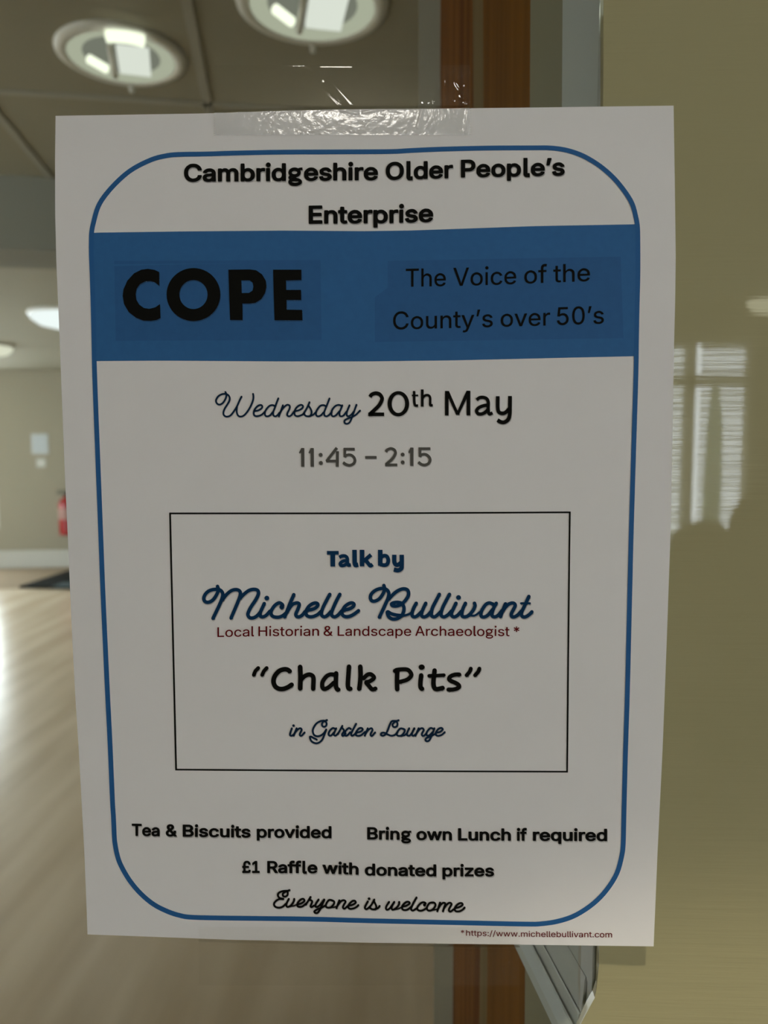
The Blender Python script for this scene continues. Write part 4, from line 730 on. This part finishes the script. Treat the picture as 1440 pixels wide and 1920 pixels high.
    's': (146, '60,-5 44,-1 35,3 28,9 23,14 18,21 12,37 12,39 38,45 40,43 42,36 45,31 51,26 57,23 64,21 73,20 89,23 96,27 101,31 104,35 105,45 100,52 91,58 59,66 46,70 36,75 27,81 21,90 18,99 17,110 18,117 20,126 24,134 29,140 37,146 45,150 54,153 63,155 74,156 81,156 94,154 102,151 116,142 122,137 126,131 132,116 132,114 106,109 105,110 103,115 99,120 95,124 90,128 83,130 75,131 66,130 53,125 49,120 46,116 45,111 46,106 48,102 54,96 61,93 92,86 104,82 116,77 124,70 130,61 133,52 134,43 134,33 131,25 127,17 120,10 112,5 95,-3 84,-5'),
    't': (91, '60,-4 54,-3 43,1 35,8 29,15 25,25 24,36 24,128 2,129 1,130 1,131 1,151 1,153 3,154 24,154 24,187 24,189 26,190 50,190 52,188 52,181 52,154 82,154 84,152 84,131 83,129 52,128 52,39 54,29 56,26 62,22 73,22 76,23 82,23 83,21 87,1 86,-1 80,-3 74,-3 69,-4'),
    'u': (164, '67,-4 52,-1 45,2 37,7 26,22 22,32 20,42 19,56 19,151 19,153 21,154 45,154 47,152 47,58 49,47 52,38 56,32 63,26 70,23 80,22 93,24 103,30 106,32 108,35 114,45 116,53 116,151 116,153 118,154 143,154 145,152 145,-1 143,-2 119,-2 118,-2 117,0 116,18 113,12 105,5 95,0 84,-3 73,-4'),
    'v': (156, '64,-2 63,-1 5,152 5,153 7,154 33,154 36,153 68,63 77,34 78,33 81,43 84,53 88,63 120,153 122,154 149,154 151,152 151,150 93,-1 91,-2'),
    'w': (227, '54,-2 53,-1 7,151 7,153 8,154 34,154 37,153 55,86 64,56 67,38 68,40 80,86 99,153 101,154 126,154 128,154 147,85 155,54 158,38 161,47 171,85 190,152 191,154 218,154 220,153 220,151 174,-2 171,-2 147,-2 146,-2 145,-1 113,112 81,-1 79,-2'),
    'y': (156, '27,-60 22,-59 18,-57 17,-56 23,-33 25,-32 33,-34 41,-34 50,-29 56,-21 62,-1 5,150 5,152 5,153 7,154 33,154 36,153 68,63 77,34 78,33 79,34 84,53 88,63 120,153 122,154 148,154 150,154 151,152 84,-24 77,-38 73,-45 68,-50 56,-56 43,-60'),
    '’': (71, '20,125 19,126 19,127 31,204 33,205 60,205 62,204 62,202 41,126 39,125'),
}
WEIGHT = {'B': (-10, 213, 0.23), 'R': (-2, 205, 0.16)}       # baseline, cap line, stem share of the cap height
def sans(name, words, base, cap, mat, wt='R', shadow=None, parent=None, label=None, xh=0.94):
    """words: (text, left px, right px); every word is fitted between its measured ends on the wavy baseline"""
    pr = Print(); y0, y1, stem = WEIGHT[wt]; ch = y1-y0; xl = 152 if wt == 'R' else 160
    for txt, x0, x1 in words:
        pen = 0; items = []
        for c in txt:
            adv, data = GLYPH[wt][c]
            if c == 'l': adv = (0.15+stem*1.25)*ch
            if c == 'g': adv = 0.80*ch
            items.append((c, pen, data)); pen += adv
        def bounds(c, p, data):
            if c == 'l': return p+0.08*ch, p+(0.08+stem*1.42)*ch
            if c == 'g': return p+0.04*ch, p+0.77*ch
            xs = [int(q.split(',')[0]) for l in data.split('|') for q in l.split()]
            return p+min(xs), p+max(xs)
        a = bounds(*items[0])[0]; b = bounds(*items[-1])[1]; kx = (x1-x0)/(b-a); k = cap/ch
        def put(x, y, low):
            if low: y = y*xh if y < xl else xl*xh+(y-xl)*(ch-xl*xh)/(ch-xl)
            X = x0+(x-a)*kx
            return (X, interp(base, X)-y*k)
        for c, p, data in items:
            low = c.islower()
            if c == 'l':
                w = stem*ch; lx = p+0.08*ch+w/2
                pr.stroke([put(lx, t*ch, 0) for t in (1.03, 0.7, 0.4, 0.2)]+[put(lx+0.02*w, 0.115*ch, 0), put(lx+0.2*w, 0.07*ch, 0), put(lx+0.92*w, 0.062*ch, 0)], stem*cap, cap=False)
                continue
            if c == 'g':
                sx, sw = ch, stem*cap*0.86
                def ell(cx, cy, rx, ry, n=28): return [put(p+0.04*ch+(cx+rx*math.cos(2*PI*i/n))*sx, (cy+ry*math.sin(2*PI*i/n))*ch, 0) for i in range(n)]
                h = stem*0.43
                pr.stroke(ell(0.325, 0.47, 0.315-h, 0.245-h*0.6), sw, closed=True, per=2)
                pr.stroke(ell(0.355, -0.055, 0.355-h, 0.185-h*0.5), sw*0.92, closed=True, per=2)
                pr.stroke([put(p+0.04*ch+u*ch, v*ch, 0) for u, v in ((0.17, 0.29), (0.10, 0.20), (0.16, 0.125), (0.40, 0.105))], sw*0.85)
                pr.stroke([put(p+0.04*ch+u*ch, v*ch, 0) for u, v in ((0.50, 0.60), (0.58, 0.66), (0.71, 0.67))], sw*0.8, cap=False)
                continue
            loops = [[put(p+float(q.split(',')[0]), float(q.split(',')[1])-y0, low) for q in l.split()] for l in data.split('|')]
            if c in 'ij':                                        # round dots
                loops.sort(key=lambda l: min(q[1] for q in l)); d = loops.pop(0)
                pr.disc((sum(q[0] for q in d)/len(d), sum(q[1] for q in d)/len(d)-cap*0.02), stem*cap*0.60)
            pr.poly(loops)
    return pr.build(name, mat, L3, shadow, parent, label)
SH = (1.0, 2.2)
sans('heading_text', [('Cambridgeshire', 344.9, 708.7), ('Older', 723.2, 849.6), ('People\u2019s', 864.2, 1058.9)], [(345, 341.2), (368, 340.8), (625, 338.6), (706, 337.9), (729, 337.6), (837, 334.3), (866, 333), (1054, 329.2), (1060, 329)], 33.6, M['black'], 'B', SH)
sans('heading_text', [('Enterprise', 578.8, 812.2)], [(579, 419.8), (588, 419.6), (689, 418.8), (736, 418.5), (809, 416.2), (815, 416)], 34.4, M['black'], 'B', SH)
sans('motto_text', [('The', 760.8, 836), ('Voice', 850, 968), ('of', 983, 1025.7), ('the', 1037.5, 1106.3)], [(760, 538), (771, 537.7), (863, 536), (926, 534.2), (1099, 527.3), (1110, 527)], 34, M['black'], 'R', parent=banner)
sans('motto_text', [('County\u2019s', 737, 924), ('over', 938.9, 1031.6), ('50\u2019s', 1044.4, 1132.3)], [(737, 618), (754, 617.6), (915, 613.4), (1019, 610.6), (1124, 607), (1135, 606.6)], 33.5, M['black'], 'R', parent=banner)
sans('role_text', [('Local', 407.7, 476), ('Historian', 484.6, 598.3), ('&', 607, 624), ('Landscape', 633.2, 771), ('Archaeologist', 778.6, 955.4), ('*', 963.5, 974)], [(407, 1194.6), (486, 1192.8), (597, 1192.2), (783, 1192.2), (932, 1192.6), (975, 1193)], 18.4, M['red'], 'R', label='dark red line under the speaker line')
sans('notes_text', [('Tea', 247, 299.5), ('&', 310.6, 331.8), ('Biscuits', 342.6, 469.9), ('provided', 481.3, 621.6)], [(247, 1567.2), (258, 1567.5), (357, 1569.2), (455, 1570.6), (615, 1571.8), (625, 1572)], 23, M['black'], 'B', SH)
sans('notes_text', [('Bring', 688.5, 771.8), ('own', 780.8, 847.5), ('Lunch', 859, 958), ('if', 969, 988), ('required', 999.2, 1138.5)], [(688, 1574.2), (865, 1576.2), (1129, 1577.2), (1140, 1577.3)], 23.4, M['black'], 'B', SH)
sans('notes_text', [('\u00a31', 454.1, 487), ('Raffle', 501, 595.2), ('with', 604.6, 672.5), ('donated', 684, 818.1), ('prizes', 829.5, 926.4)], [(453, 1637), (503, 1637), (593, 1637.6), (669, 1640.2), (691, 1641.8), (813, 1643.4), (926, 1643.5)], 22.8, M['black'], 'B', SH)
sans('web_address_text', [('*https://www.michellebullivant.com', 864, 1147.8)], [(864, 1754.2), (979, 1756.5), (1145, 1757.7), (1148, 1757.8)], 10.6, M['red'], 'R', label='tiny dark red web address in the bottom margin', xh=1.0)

# ---- lettering drawn stroke by stroke
def letters(name, jobs, mat, shadow=None, parent=None, label=None, off=L3):
    """jobs: (origin, scale, default width, [stroke, ...]); a stroke is a point string, optionally (string, width, capped, curved)"""
    p = Print()
    for o, k, wd, strokes in jobs:
        for s in strokes:
            if isinstance(s, str): p.stroke(P(s, o, k), wd/k)
            elif s[0] == 'dot': c = P(s[1], o, k)[0]; p.disc(c, s[2]/k, (s[3] if len(s) > 3 else s[2])/k)
            elif s[0] == 'ring':
                c = P(s[1], o, k)[0]; n = 48
                p.poly([[(c[0]+s[2]/k*math.cos(2*PI*i/n), c[1]+s[3]/k*math.sin(2*PI*i/n)) for i in range(n)], [(c[0]+s[4]/k*math.cos(2*PI*i/n), c[1]+s[5]/k*math.sin(2*PI*i/n)) for i in range(n)]])
            elif s[0] == 'poly': p.poly([P(l, o, k) for l in s[1:]])
            else: p.stroke(P(s[0], o, k), s[1]/k, s[2], curve=(s[3] if len(s) > 3 else True))
    return p.build(name, mat, off, shadow, parent, label)

# big capitals on the banner
CH, CP = (220, 490), (390, 490)
letters('banner_title', [
    (CH, 8.0, 60, [('poly', '628,160 560,128 460,112 360,125 250,180 150,290 92,420 80,520 100,640 170,760 280,845 390,888 500,893 590,880 648,850 640,640 570,690 480,712 400,700 330,650 285,575 275,490 290,410 340,340 420,300 500,296 560,312 630,368'),
                    ('ring', '1142,498', 404, 398, 211, 217)]),
    (CP, 7.2, 60, [('poly', '275,112 560,108 650,120 730,175 780,260 790,340 770,430 720,510 640,560 560,570 465,570 467,792 298,792', '450,258 560,255 600,285 612,340 600,395 555,425 455,428'),
                    ('poly', '878,112 1260,112 1260,252 1053,258 1056,385 1255,385 1258,522 1060,522 1062,652 1270,655 1275,795 897,795')])],
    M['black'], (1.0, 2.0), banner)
# weekday in script
WA, WB = (395, 725), (535, 725)
letters('weekday_script', [
    (WA, 9.6, 33, ['265,95 283,140 272,205 230,280 180,318 135,318 100,280 100,230 140,170 200,137 260,130 315,150 342,200 335,255 300,320 255,390 232,450 232,500 262,532 305,538 360,515 420,440 470,360 520,250 555,180',
                   '472,365 468,450 490,515 535,538 595,520 660,450 720,350 760,250 770,180 763,130',
                   '785,440 850,428 910,395 930,355 905,330 860,340 810,385 778,450 780,505 815,530 870,525 925,500 975,450',
                   '1155,352 1120,332 1060,345 1000,410 975,470 985,520 1020,533 1070,515 1115,460', '1218,210 1190,280 1150,390 1125,460 1130,515 1165,533 1205,510 1235,470',
                   '1300,335 1270,420 1228,535', '1245,470 1300,390 1349,342 1389,326 1424,350 1414,410 1384,470 1379,515 1414,533 1454,510 1499,450']),
    (WB, 9.6, 33, ['165,442 240,425 300,390 318,350 290,328 245,340 195,385 165,450 170,505 205,530 255,525 310,500 345,465',
                   '320,495 370,420 410,340 435,280', '425,350 465,420 470,480 445,525 400,533 360,520 345,495', '440,528 500,505 550,460',
                   '725,350 690,332 630,345 575,410 550,470 560,520 595,533 640,515 685,465', '795,212 765,290 725,390 700,460 705,515 740,533 785,510 835,455',
                   '1010,345 965,328 905,345 850,405 828,465 838,520 870,533 915,510 970,445', '1025,335 1000,400 975,465 980,520 1010,533 1050,515 1100,450',
                   '1155,335 1120,420 1105,480 1110,520 1145,530 1190,500 1230,450', '1280,325 1250,410 1215,510 1180,600 1150,650 1100,668 1065,645 1070,605 1120,575 1200,545 1270,505 1345,430'])],
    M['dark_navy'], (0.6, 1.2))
# date
DA, DB = (680, 720), (820, 720)
letters('date_text', [
    (DA, 9.6, 66, [('130,232 165,190 235,165 305,185 348,250 335,315 290,390 215,465 140,535', 68, False), ('100,544 386,544', 64, False, False), ('poly', '103,575 103,530 150,490 210,512 160,575'),
                   ('ring', '643,355', 194, 228, 120, 165),
                   ('925,125 927,250 930,335 950,385 998,388', 46, False), ('884,205 1000,205', 30, False, False),
                   ('1072,97 1072,405', 50, False, False), ('1078,250 1125,207 1180,203 1212,240 1214,330 1218,380 1262,382', 46, False)]),
    (DB, 9.6, 66, [('170,125 170,565', 66, False, False), ('560,120 560,565', 68, False, False), ('poly', '140,125 210,125 392,545 340,552'), ('poly', '595,120 525,122 335,545 390,552'), ('poly', '325,530 405,530 390,552 340,552'),
                   ('708,285 760,247 825,240 890,265 917,330 915,430 922,510 945,540 995,518', 60, False), ('910,378 830,392 750,425 708,478 730,530 790,540 850,518 905,468', 62, False),
                   ('1088,218 1088,430 1110,505 1170,528 1230,510 1300,440', 68, False), ('1308,215 1306,400 1303,540 1280,630 1215,685 1150,685 1082,648', 70, False)])],
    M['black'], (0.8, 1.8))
# time, in grey
TA, TB = (550, 825), (680, 825)
letters('time_text', [
    (TA, 10.286, 56, [('180,155 182,515', 62, False, False), ('poly', '155,155 205,155 205,240 112,255 108,240'), ('362,155 366,515', 62, False, False), ('poly', '338,155 390,155 390,240 297,255 293,240'),
                      ('dot', '527,287', 38), ('dot', '532,442', 38), ('840,150 640,410', 54, False, False), ('632,405 874,405', 50, False, False), ('850,215 846,515', 58, False, False),
                      ('970,176 1184,176', 52, False, False), ('992,155 993,332', 50, False, False), ('985,318 1040,290 1110,290 1168,335 1187,395 1162,455 1090,488 1020,472 960,432', 54, False)]),
    (TB, 10.286, 56, [('48,335 268,335', 52, False, False), ('448,228 480,187 545,165 610,190 632,245 610,310 555,380 450,472', 54, False), ('432,480 667,480', 52, False, False),
                      ('dot', '772,280', 37), ('dot', '772,430', 37), ('948,145 948,500', 62, False, False), ('poly', '922,145 975,145 975,235 888,250 880,235'),
                      ('1078,168 1306,168', 54, False, False), ('1105,142 1105,326', 50, False, False), ('1098,312 1150,280 1220,280 1280,325 1300,385 1272,450 1200,482 1130,468 1075,425', 54, False)])],
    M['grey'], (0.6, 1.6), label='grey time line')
TK = (600, 1020)
letters('introduction_text', [(TK, 8.47, 60, [
    ('110,140 297,140', 60, False, False), ('203,115 203,358', 74, False, False),
    ('305,212 345,192 400,192 432,225 436,290 450,335 490,330', 56, False), ('432,262 365,272 322,308 335,340 385,338 432,305', 54, False),
    ('548,92 550,200 552,290 565,335 608,328', 72, False), ('668,92 668,355', 72, False, False), ('812,170 690,275', 62, False, False), ('700,225 760,300 800,345 835,322', 62, False),
    ('957,92 957,345', 72, False, False), ('950,222 1010,188 1062,198 1084,260 1064,322 1010,335 950,318', 62, False),
    ('1180,170 1180,275 1200,322 1240,330 1300,285', 68, False), ('1298,170 1298,330 1290,390 1240,418 1172,405', 70, False)])],
    M['navy'], (0.8, 1.8), label='dark blue bold line')
# speaker line in script
SA, SB, SCR, SD = (370, 1085), (520, 1085), (680, 1085), (850, 1085)
letters('speaker_script', [
    (SA, 9, 60, ['340,130 355,180 335,250 280,340 215,390 150,395 110,350 130,270 200,205 300,180 380,190 425,240 420,320 370,450 265,670',
                 '425,350 500,260 580,200 660,185 715,210 725,270 690,380 570,665', '720,330 800,250 880,195 960,180 1020,200 1030,260 990,350 910,470 860,570 855,620 890,660 950,660 1010,625 1060,570',
                 '1130,420 1085,520 1060,580 1065,630 1105,645 1160,620 1225,550', ('dot', '1173,328', 41),
                 '1425,480 1440,445 1400,412 1360,415 1300,460 1248,545 1248,605 1290,642 1370,650 1440,625 1490,585', ('dot', '1425,478', 40)]),
    (SB, 9, 60, ['278,270 210,430 125,645', '165,560 240,450 300,415 350,412 370,440 345,520 315,590 320,630 365,645 420,615 470,555',
                 '500,532 580,520 650,490 685,440 660,412 600,420 530,470 485,550 490,610 535,640 600,640 680,605 740,550',
                 '885,265 830,370 770,490 745,580 755,625 800,645 850,615 905,555', '1055,265 1000,370 945,490 915,580 925,625 970,645 1030,610 1085,545',
                 '1120,530 1200,515 1270,480 1295,435 1265,410 1210,420 1140,470 1095,550 1100,610 1150,640 1220,635 1300,595 1370,540']),
    (SCR, 9, 60, ['358,115 370,170 350,240 290,330 220,375 160,375 130,325 150,255 230,190 330,165 405,185 440,240 430,320 390,420 282,650',
                  '440,345 520,260 600,200 680,172 750,185 775,240 760,310 700,390 640,440 570,462 505,455 490,425 530,405 600,400 660,420 695,480 690,560 650,630 580,675 500,680 440,640 415,575 430,560 480,590 560,612 640,622',
                  ('640,622 720,618 800,590 840,550', 42, True),
                  '905,415 860,500 835,580 840,630 880,645 930,620 995,555', '1065,415 1025,500 995,580 1000,630 1040,645 1095,620 1160,550',
                  '1295,265 1240,370 1180,490 1160,580 1165,625 1210,645 1260,615 1320,555', '1465,265 1410,370 1350,490 1325,580 1330,625 1375,645 1440,610 1500,545']),
    (SD, 9, 60, ['45,415 0,510 -30,580 -25,625 15,645 70,620 135,550', ('dot', '88,318', 41),
                 '205,415 165,500 145,580 150,630 195,645 260,620 330,540 365,460 358,415', ('255,605 310,622 370,618 460,555', 38, True),
                 '665,428 605,410 545,440 485,530 465,600 480,640 530,645 590,610 660,525', '725,415 680,500 655,580 655,625 700,645 760,615 820,540',
                 '880,425 840,520 797,642', '835,540 910,450 970,415 1020,415 1045,450 1015,520 980,590 985,635 1030,645 1090,610 1150,545',
                 '1275,300 1220,420 1160,550 1150,610 1180,645 1230,640 1290,600 1325,560', ('1142,416 1292,416', 36, True, False)])],
    M['navy'], (0.8, 2.0), label='dark blue script line')
# talk title
QA, QB, QC = (460, 1235), (600, 1235), (760, 1235)
letters('talk_title', [
    (QA, 9, 80, [('218,158 170,210 143,275', 64, True), ('360,158 315,210 284,275', 64, True),
                 '748,212 710,185 650,180 570,210 500,290 475,380 500,460 560,505 640,510 720,480 780,440', '925,140 931,300 926,502', ('945,345 1010,290 1080,268 1135,292 1151,350 1145,508', 76, True)]),
    (QB, 9, 78, [('230,268 170,268 110,300 50,380 37,450 50,500 90,510 150,480 235,405', 72, True), '272,248 268,350 268,450 285,508 308,522', '490,135 478,300 470,440 482,500 512,508', '680,135 685,280 675,420 662,508',
                 ('735,330 800,272 860,265 910,310 890,350 830,385 780,402 820,450 870,510 900,518 935,505', 72, True),
                 '1304,210 1300,350 1303,515', ('1265,208 1310,187 1440,180 1500,200 1540,260 1525,310 1460,360 1345,392', 72, True)]),
    (QC, 9, 78, ['268,282 255,400 257,480 282,508', ('dot', '276,143', 52, 46), '494,200 480,320 475,420 490,490 530,515 590,505 628,495', ('402,290 540,285 650,278', 62, True),
                 ('910,268 840,270 770,295 738,340 770,375 840,405 895,440 907,475 870,505 800,522 728,522', 72, True), ('1105,168 1085,220 1035,280', 66, True), ('1250,168 1230,220 1178,280', 66, True)])],
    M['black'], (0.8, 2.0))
# place line in script
GA, GB = (535, 1335), (685, 1335)
letters('place_script', [
    (GA, 9, 33, ['110,275 85,350 80,390 110,400 150,370', ('dot', '138,230', 22), '190,275 140,400', '155,355 215,290 255,275 275,300 250,355 245,390 275,400 325,345',
                 '650,145 590,155 520,200 470,280 465,340 490,390 545,410 610,390 660,345 690,295', '690,295 660,380 620,470 560,520 500,525 440,490 415,430 430,415 480,440 530,465',
                 '703,135 640,165 618,205 630,240 665,248 693,220 690,175 650,145',
                 '840,282 800,272 755,310 730,360 740,395 775,395 820,345', '858,275 825,350 820,385 850,398 890,360', '885,370 920,312 962,234', '950,258 986,300 986,330 962,368 958,392 976,402 1018,360',
                 '1105,285 1070,272 1025,310 1000,360 1010,395 1045,395 1095,340', '1195,200 1130,320 1110,375 1125,400 1165,380 1195,345',
                 '1195,348 1270,330 1305,295 1285,270 1240,280 1195,340 1190,385 1225,402 1280,390 1345,335', ]),
    (GB, 9, 33, ['40,275 -10,400', '5,355 65,290 105,275 120,305 95,355 90,390 115,402 165,345',
                 '562,138 500,165 460,210 470,245 500,255 535,235 540,185 515,150', '515,150 450,155 415,210 380,300 345,370 300,400 265,385 275,355 320,350 380,380 440,400 500,385 545,335',
                 '640,283 590,280 545,330 530,380 560,402 610,395 655,345 665,300 640,283', '600,400 660,392 705,355', '740,275 705,350 705,390 740,400 775,370 828,275', '826,275 790,350 790,390 815,400 855,370',
                 '900,275 845,402', '865,350 925,285 965,275 985,305 960,355 955,390 985,402 1030,360', '1145,282 1100,272 1050,320 1030,370 1045,397 1085,390 1135,340', '1165,275 1130,370 1085,470 1045,493 1015,475 1030,440 1090,415 1190,365',
                 '1190,350 1260,335 1305,295 1285,270 1235,285 1190,345 1190,385 1230,402 1290,385 1340,340'])],
    M['dark_navy'], (0.6, 1.4))
# closing line in script
EA, EB, EC = (505, 1660), (625, 1660), (745, 1660)
letters('welcome_script', [
    (EA, 10.286, 40, ['355,105 270,110 190,140 165,190 195,240 270,262', '270,262 180,270 110,320 90,370 120,415 190,432 260,410 320,355', '390,92 320,120 262,160 268,205 310,216 350,185 352,130 330,108',
                      '375,262 335,345 330,395 360,415 420,385 470,310 480,262', ('400,402 470,395 540,365', 28, True), '545,367 620,345 675,300 655,262 605,275 550,335 540,390 575,415 640,405 710,350',
                      '700,372 750,300 795,225', '780,275 825,305 815,350 795,400 815,420 860,390', '950,275 895,360 890,405 925,415 985,370 1060,275', '1060,275 1015,380 975,470 930,530 885,530 870,500 930,460 1010,430 1085,385',
                      '1200,285 1150,285 1105,340 1090,400 1120,428 1180,425 1235,375 1250,315 1200,285', ('1185,424 1240,424 1300,405', 28, True)]),
    (EB, 10.286, 40, ['115,290 60,440', '85,380 150,305 205,288 235,315 205,370 185,425 215,450 270,405', '290,395 370,375 430,335 415,300 365,305 305,365 285,420 320,452 390,445 450,415 482,382',
                      '665,310 620,395 610,440 645,458 705,410', ('dot', '690,258', 27), '690,432 745,360 790,275', '785,310 820,380 830,430 800,462 750,462 715,440', '800,462 860,440 893,398',
                      '1075,320 1025,400 1015,450 1045,470 1100,430 1175,320', '1175,320 1130,400 1125,450 1155,470 1220,430 1265,370 1270,320', ('1180,465 1250,455 1325,415', 28, True)]),
    (EC, 10.286, 40, ['95,410 170,395 235,350 220,320 170,325 105,385 90,440 125,475 190,470 260,420', '370,235 310,340 270,430 270,470 305,485 370,445',
                      '525,378 545,345 510,328 460,340 400,400 385,450 415,485 480,485 565,440', ('dot', '522,378', 28), '670,330 620,345 580,400 570,450 600,485 660,480 715,430 735,370 710,335 670,330', ('680,474 720,472 775,455', 28, True),
                      '825,335 770,498', '795,430 850,360 900,337 925,360 905,420 880,500', '905,430 965,360 1015,337 1045,365 1010,430 995,480 1025,505 1090,460',
                      '1110,440 1190,420 1255,380 1245,345 1190,350 1125,410 1105,465 1135,500 1200,500 1260,470 1297,428'])],
    M['black'], (0.6, 1.4))

# ------------------------------------------------------------------ clear tape across the top and the bottom edge
def seg_d(p, a, b):
    a, b, p = Vector(a), Vector(b), Vector(p); t = max(0, min(1, (p-a).dot(b-a)/max(1e-9, (b-a).length_squared)))
    return (p-(a+(b-a)*t)).length, t
def tape_strip(name, label, x0, x1, y0, y1, edge_fn, paper_above, creases, nu, nv, on_sheet):
    """a clear strip half on the sheet, half on the glass; creases are raised ridges (polyline, height mm, width px)"""
    vs, fs, mi = [], [], []
    for j in range(nv+1):
        for i in range(nu+1):
            px = x0+(x1-x0)*i/nu; py = y0+(y1-y0)*j/nv
            if i in (0, nu): px += (1.6 if j % 2 else -1.6)
            ed = edge_fn(px)
            s = (py-ed) if paper_above is False else (ed-py)      # > 0 over the sheet
            p = on_y(px, py, 0.002); base_g = 0.0021
            pyp = paper_y(p.x, p.z)-0.0004
            k = min(1, max(0, (s+7)/7)) if s < 0 else 1; k = k*k*(3-2*k)
            y = base_g*(1-k)+pyp*k
            for line, hh, wd in creases:
                for a, b in zip(line, line[1:]):
                    d, t = seg_d((px, py), a, b)
                    if d < wd*3: y -= hh*0.001*math.exp(-(d/wd)**2); break
            vs.append(on_y(px, py, y))
    for j in range(nv):
        for i in range(nu):
            a = j*(nu+1)+i; fs.append([a, a+nu+1, a+nu+2, a+1])
            px = x0+(x1-x0)*(i+0.5)/nu; py = y0+(y1-y0)*(j+0.5)/nv; ed = edge_fn(px)
            mi.append(1 if ((py > ed) if paper_above is False else (py < ed)) else 0)
    root = empty(name, vs[(nv//2)*(nu+1)+nu//2]); tag(root, label, 'tape', 'strips of clear tape')
    for k, nm, mat in ((0, 'film_on_glass', M['tape']), (1, 'film_on_paper', M[on_sheet])):
        use = [f for f, m in zip(fs, mi) if m == k]; ids = sorted({v for f in use for v in f}); mp = {v: q for q, v in enumerate(ids)}
        mesh_obj(nm, [vs[v] for v in ids], [[mp[v] for v in f] for f in use], mat, root, True)
    return root
cre = [([(575, 122), (605, 150), (652, 208)], 0.045, 2.2), ([(590, 150), (648, 206)], 0.03, 1.8), ([(620, 150), (665, 200)], 0.025, 1.8), ([(846, 121), (838, 150), (815, 190)], 0.12, 3.0), ([(812, 172), (795, 190), (782, 238)], 0.10, 3.0), ([(830, 150), (806, 192)], 0.06, 2.2), ([(795, 196), (783, 240)], 0.08, 2.0),
       ([(855, 154), (862, 165), (864, 183), (878, 194), (872, 246)], 0.12, 3.0), ([(858, 178), (856, 188), (846, 196)], 0.10, 2.4), ([(866, 128), (872, 160)], 0.05, 2.4), ([(520, 122), (572, 122)], 0.03, 1.2), ([(600, 124), (660, 124)], 0.03, 1.2),
       ([(440, 238), (520, 250)], 0.03, 8), ([(640, 206), (670, 212), (720, 203)], 0.10, 3)]
tape_strip('clear_tape', 'wrinkled clear tape over the top edge of the poster, glinting with lamp light', 402, 882, 122, 253, lambda x: interp(TE, x), False, cre, 320, 88, 'tape_frost')
tape_strip('clear_tape', 'barely visible clear tape under the bottom edge of the poster', 372, 974, 1738, 1848, lambda x: interp(BE, x), True, [([(380, 1838), (960, 1842)], 0.05, 3)], 120, 44, 'tape')
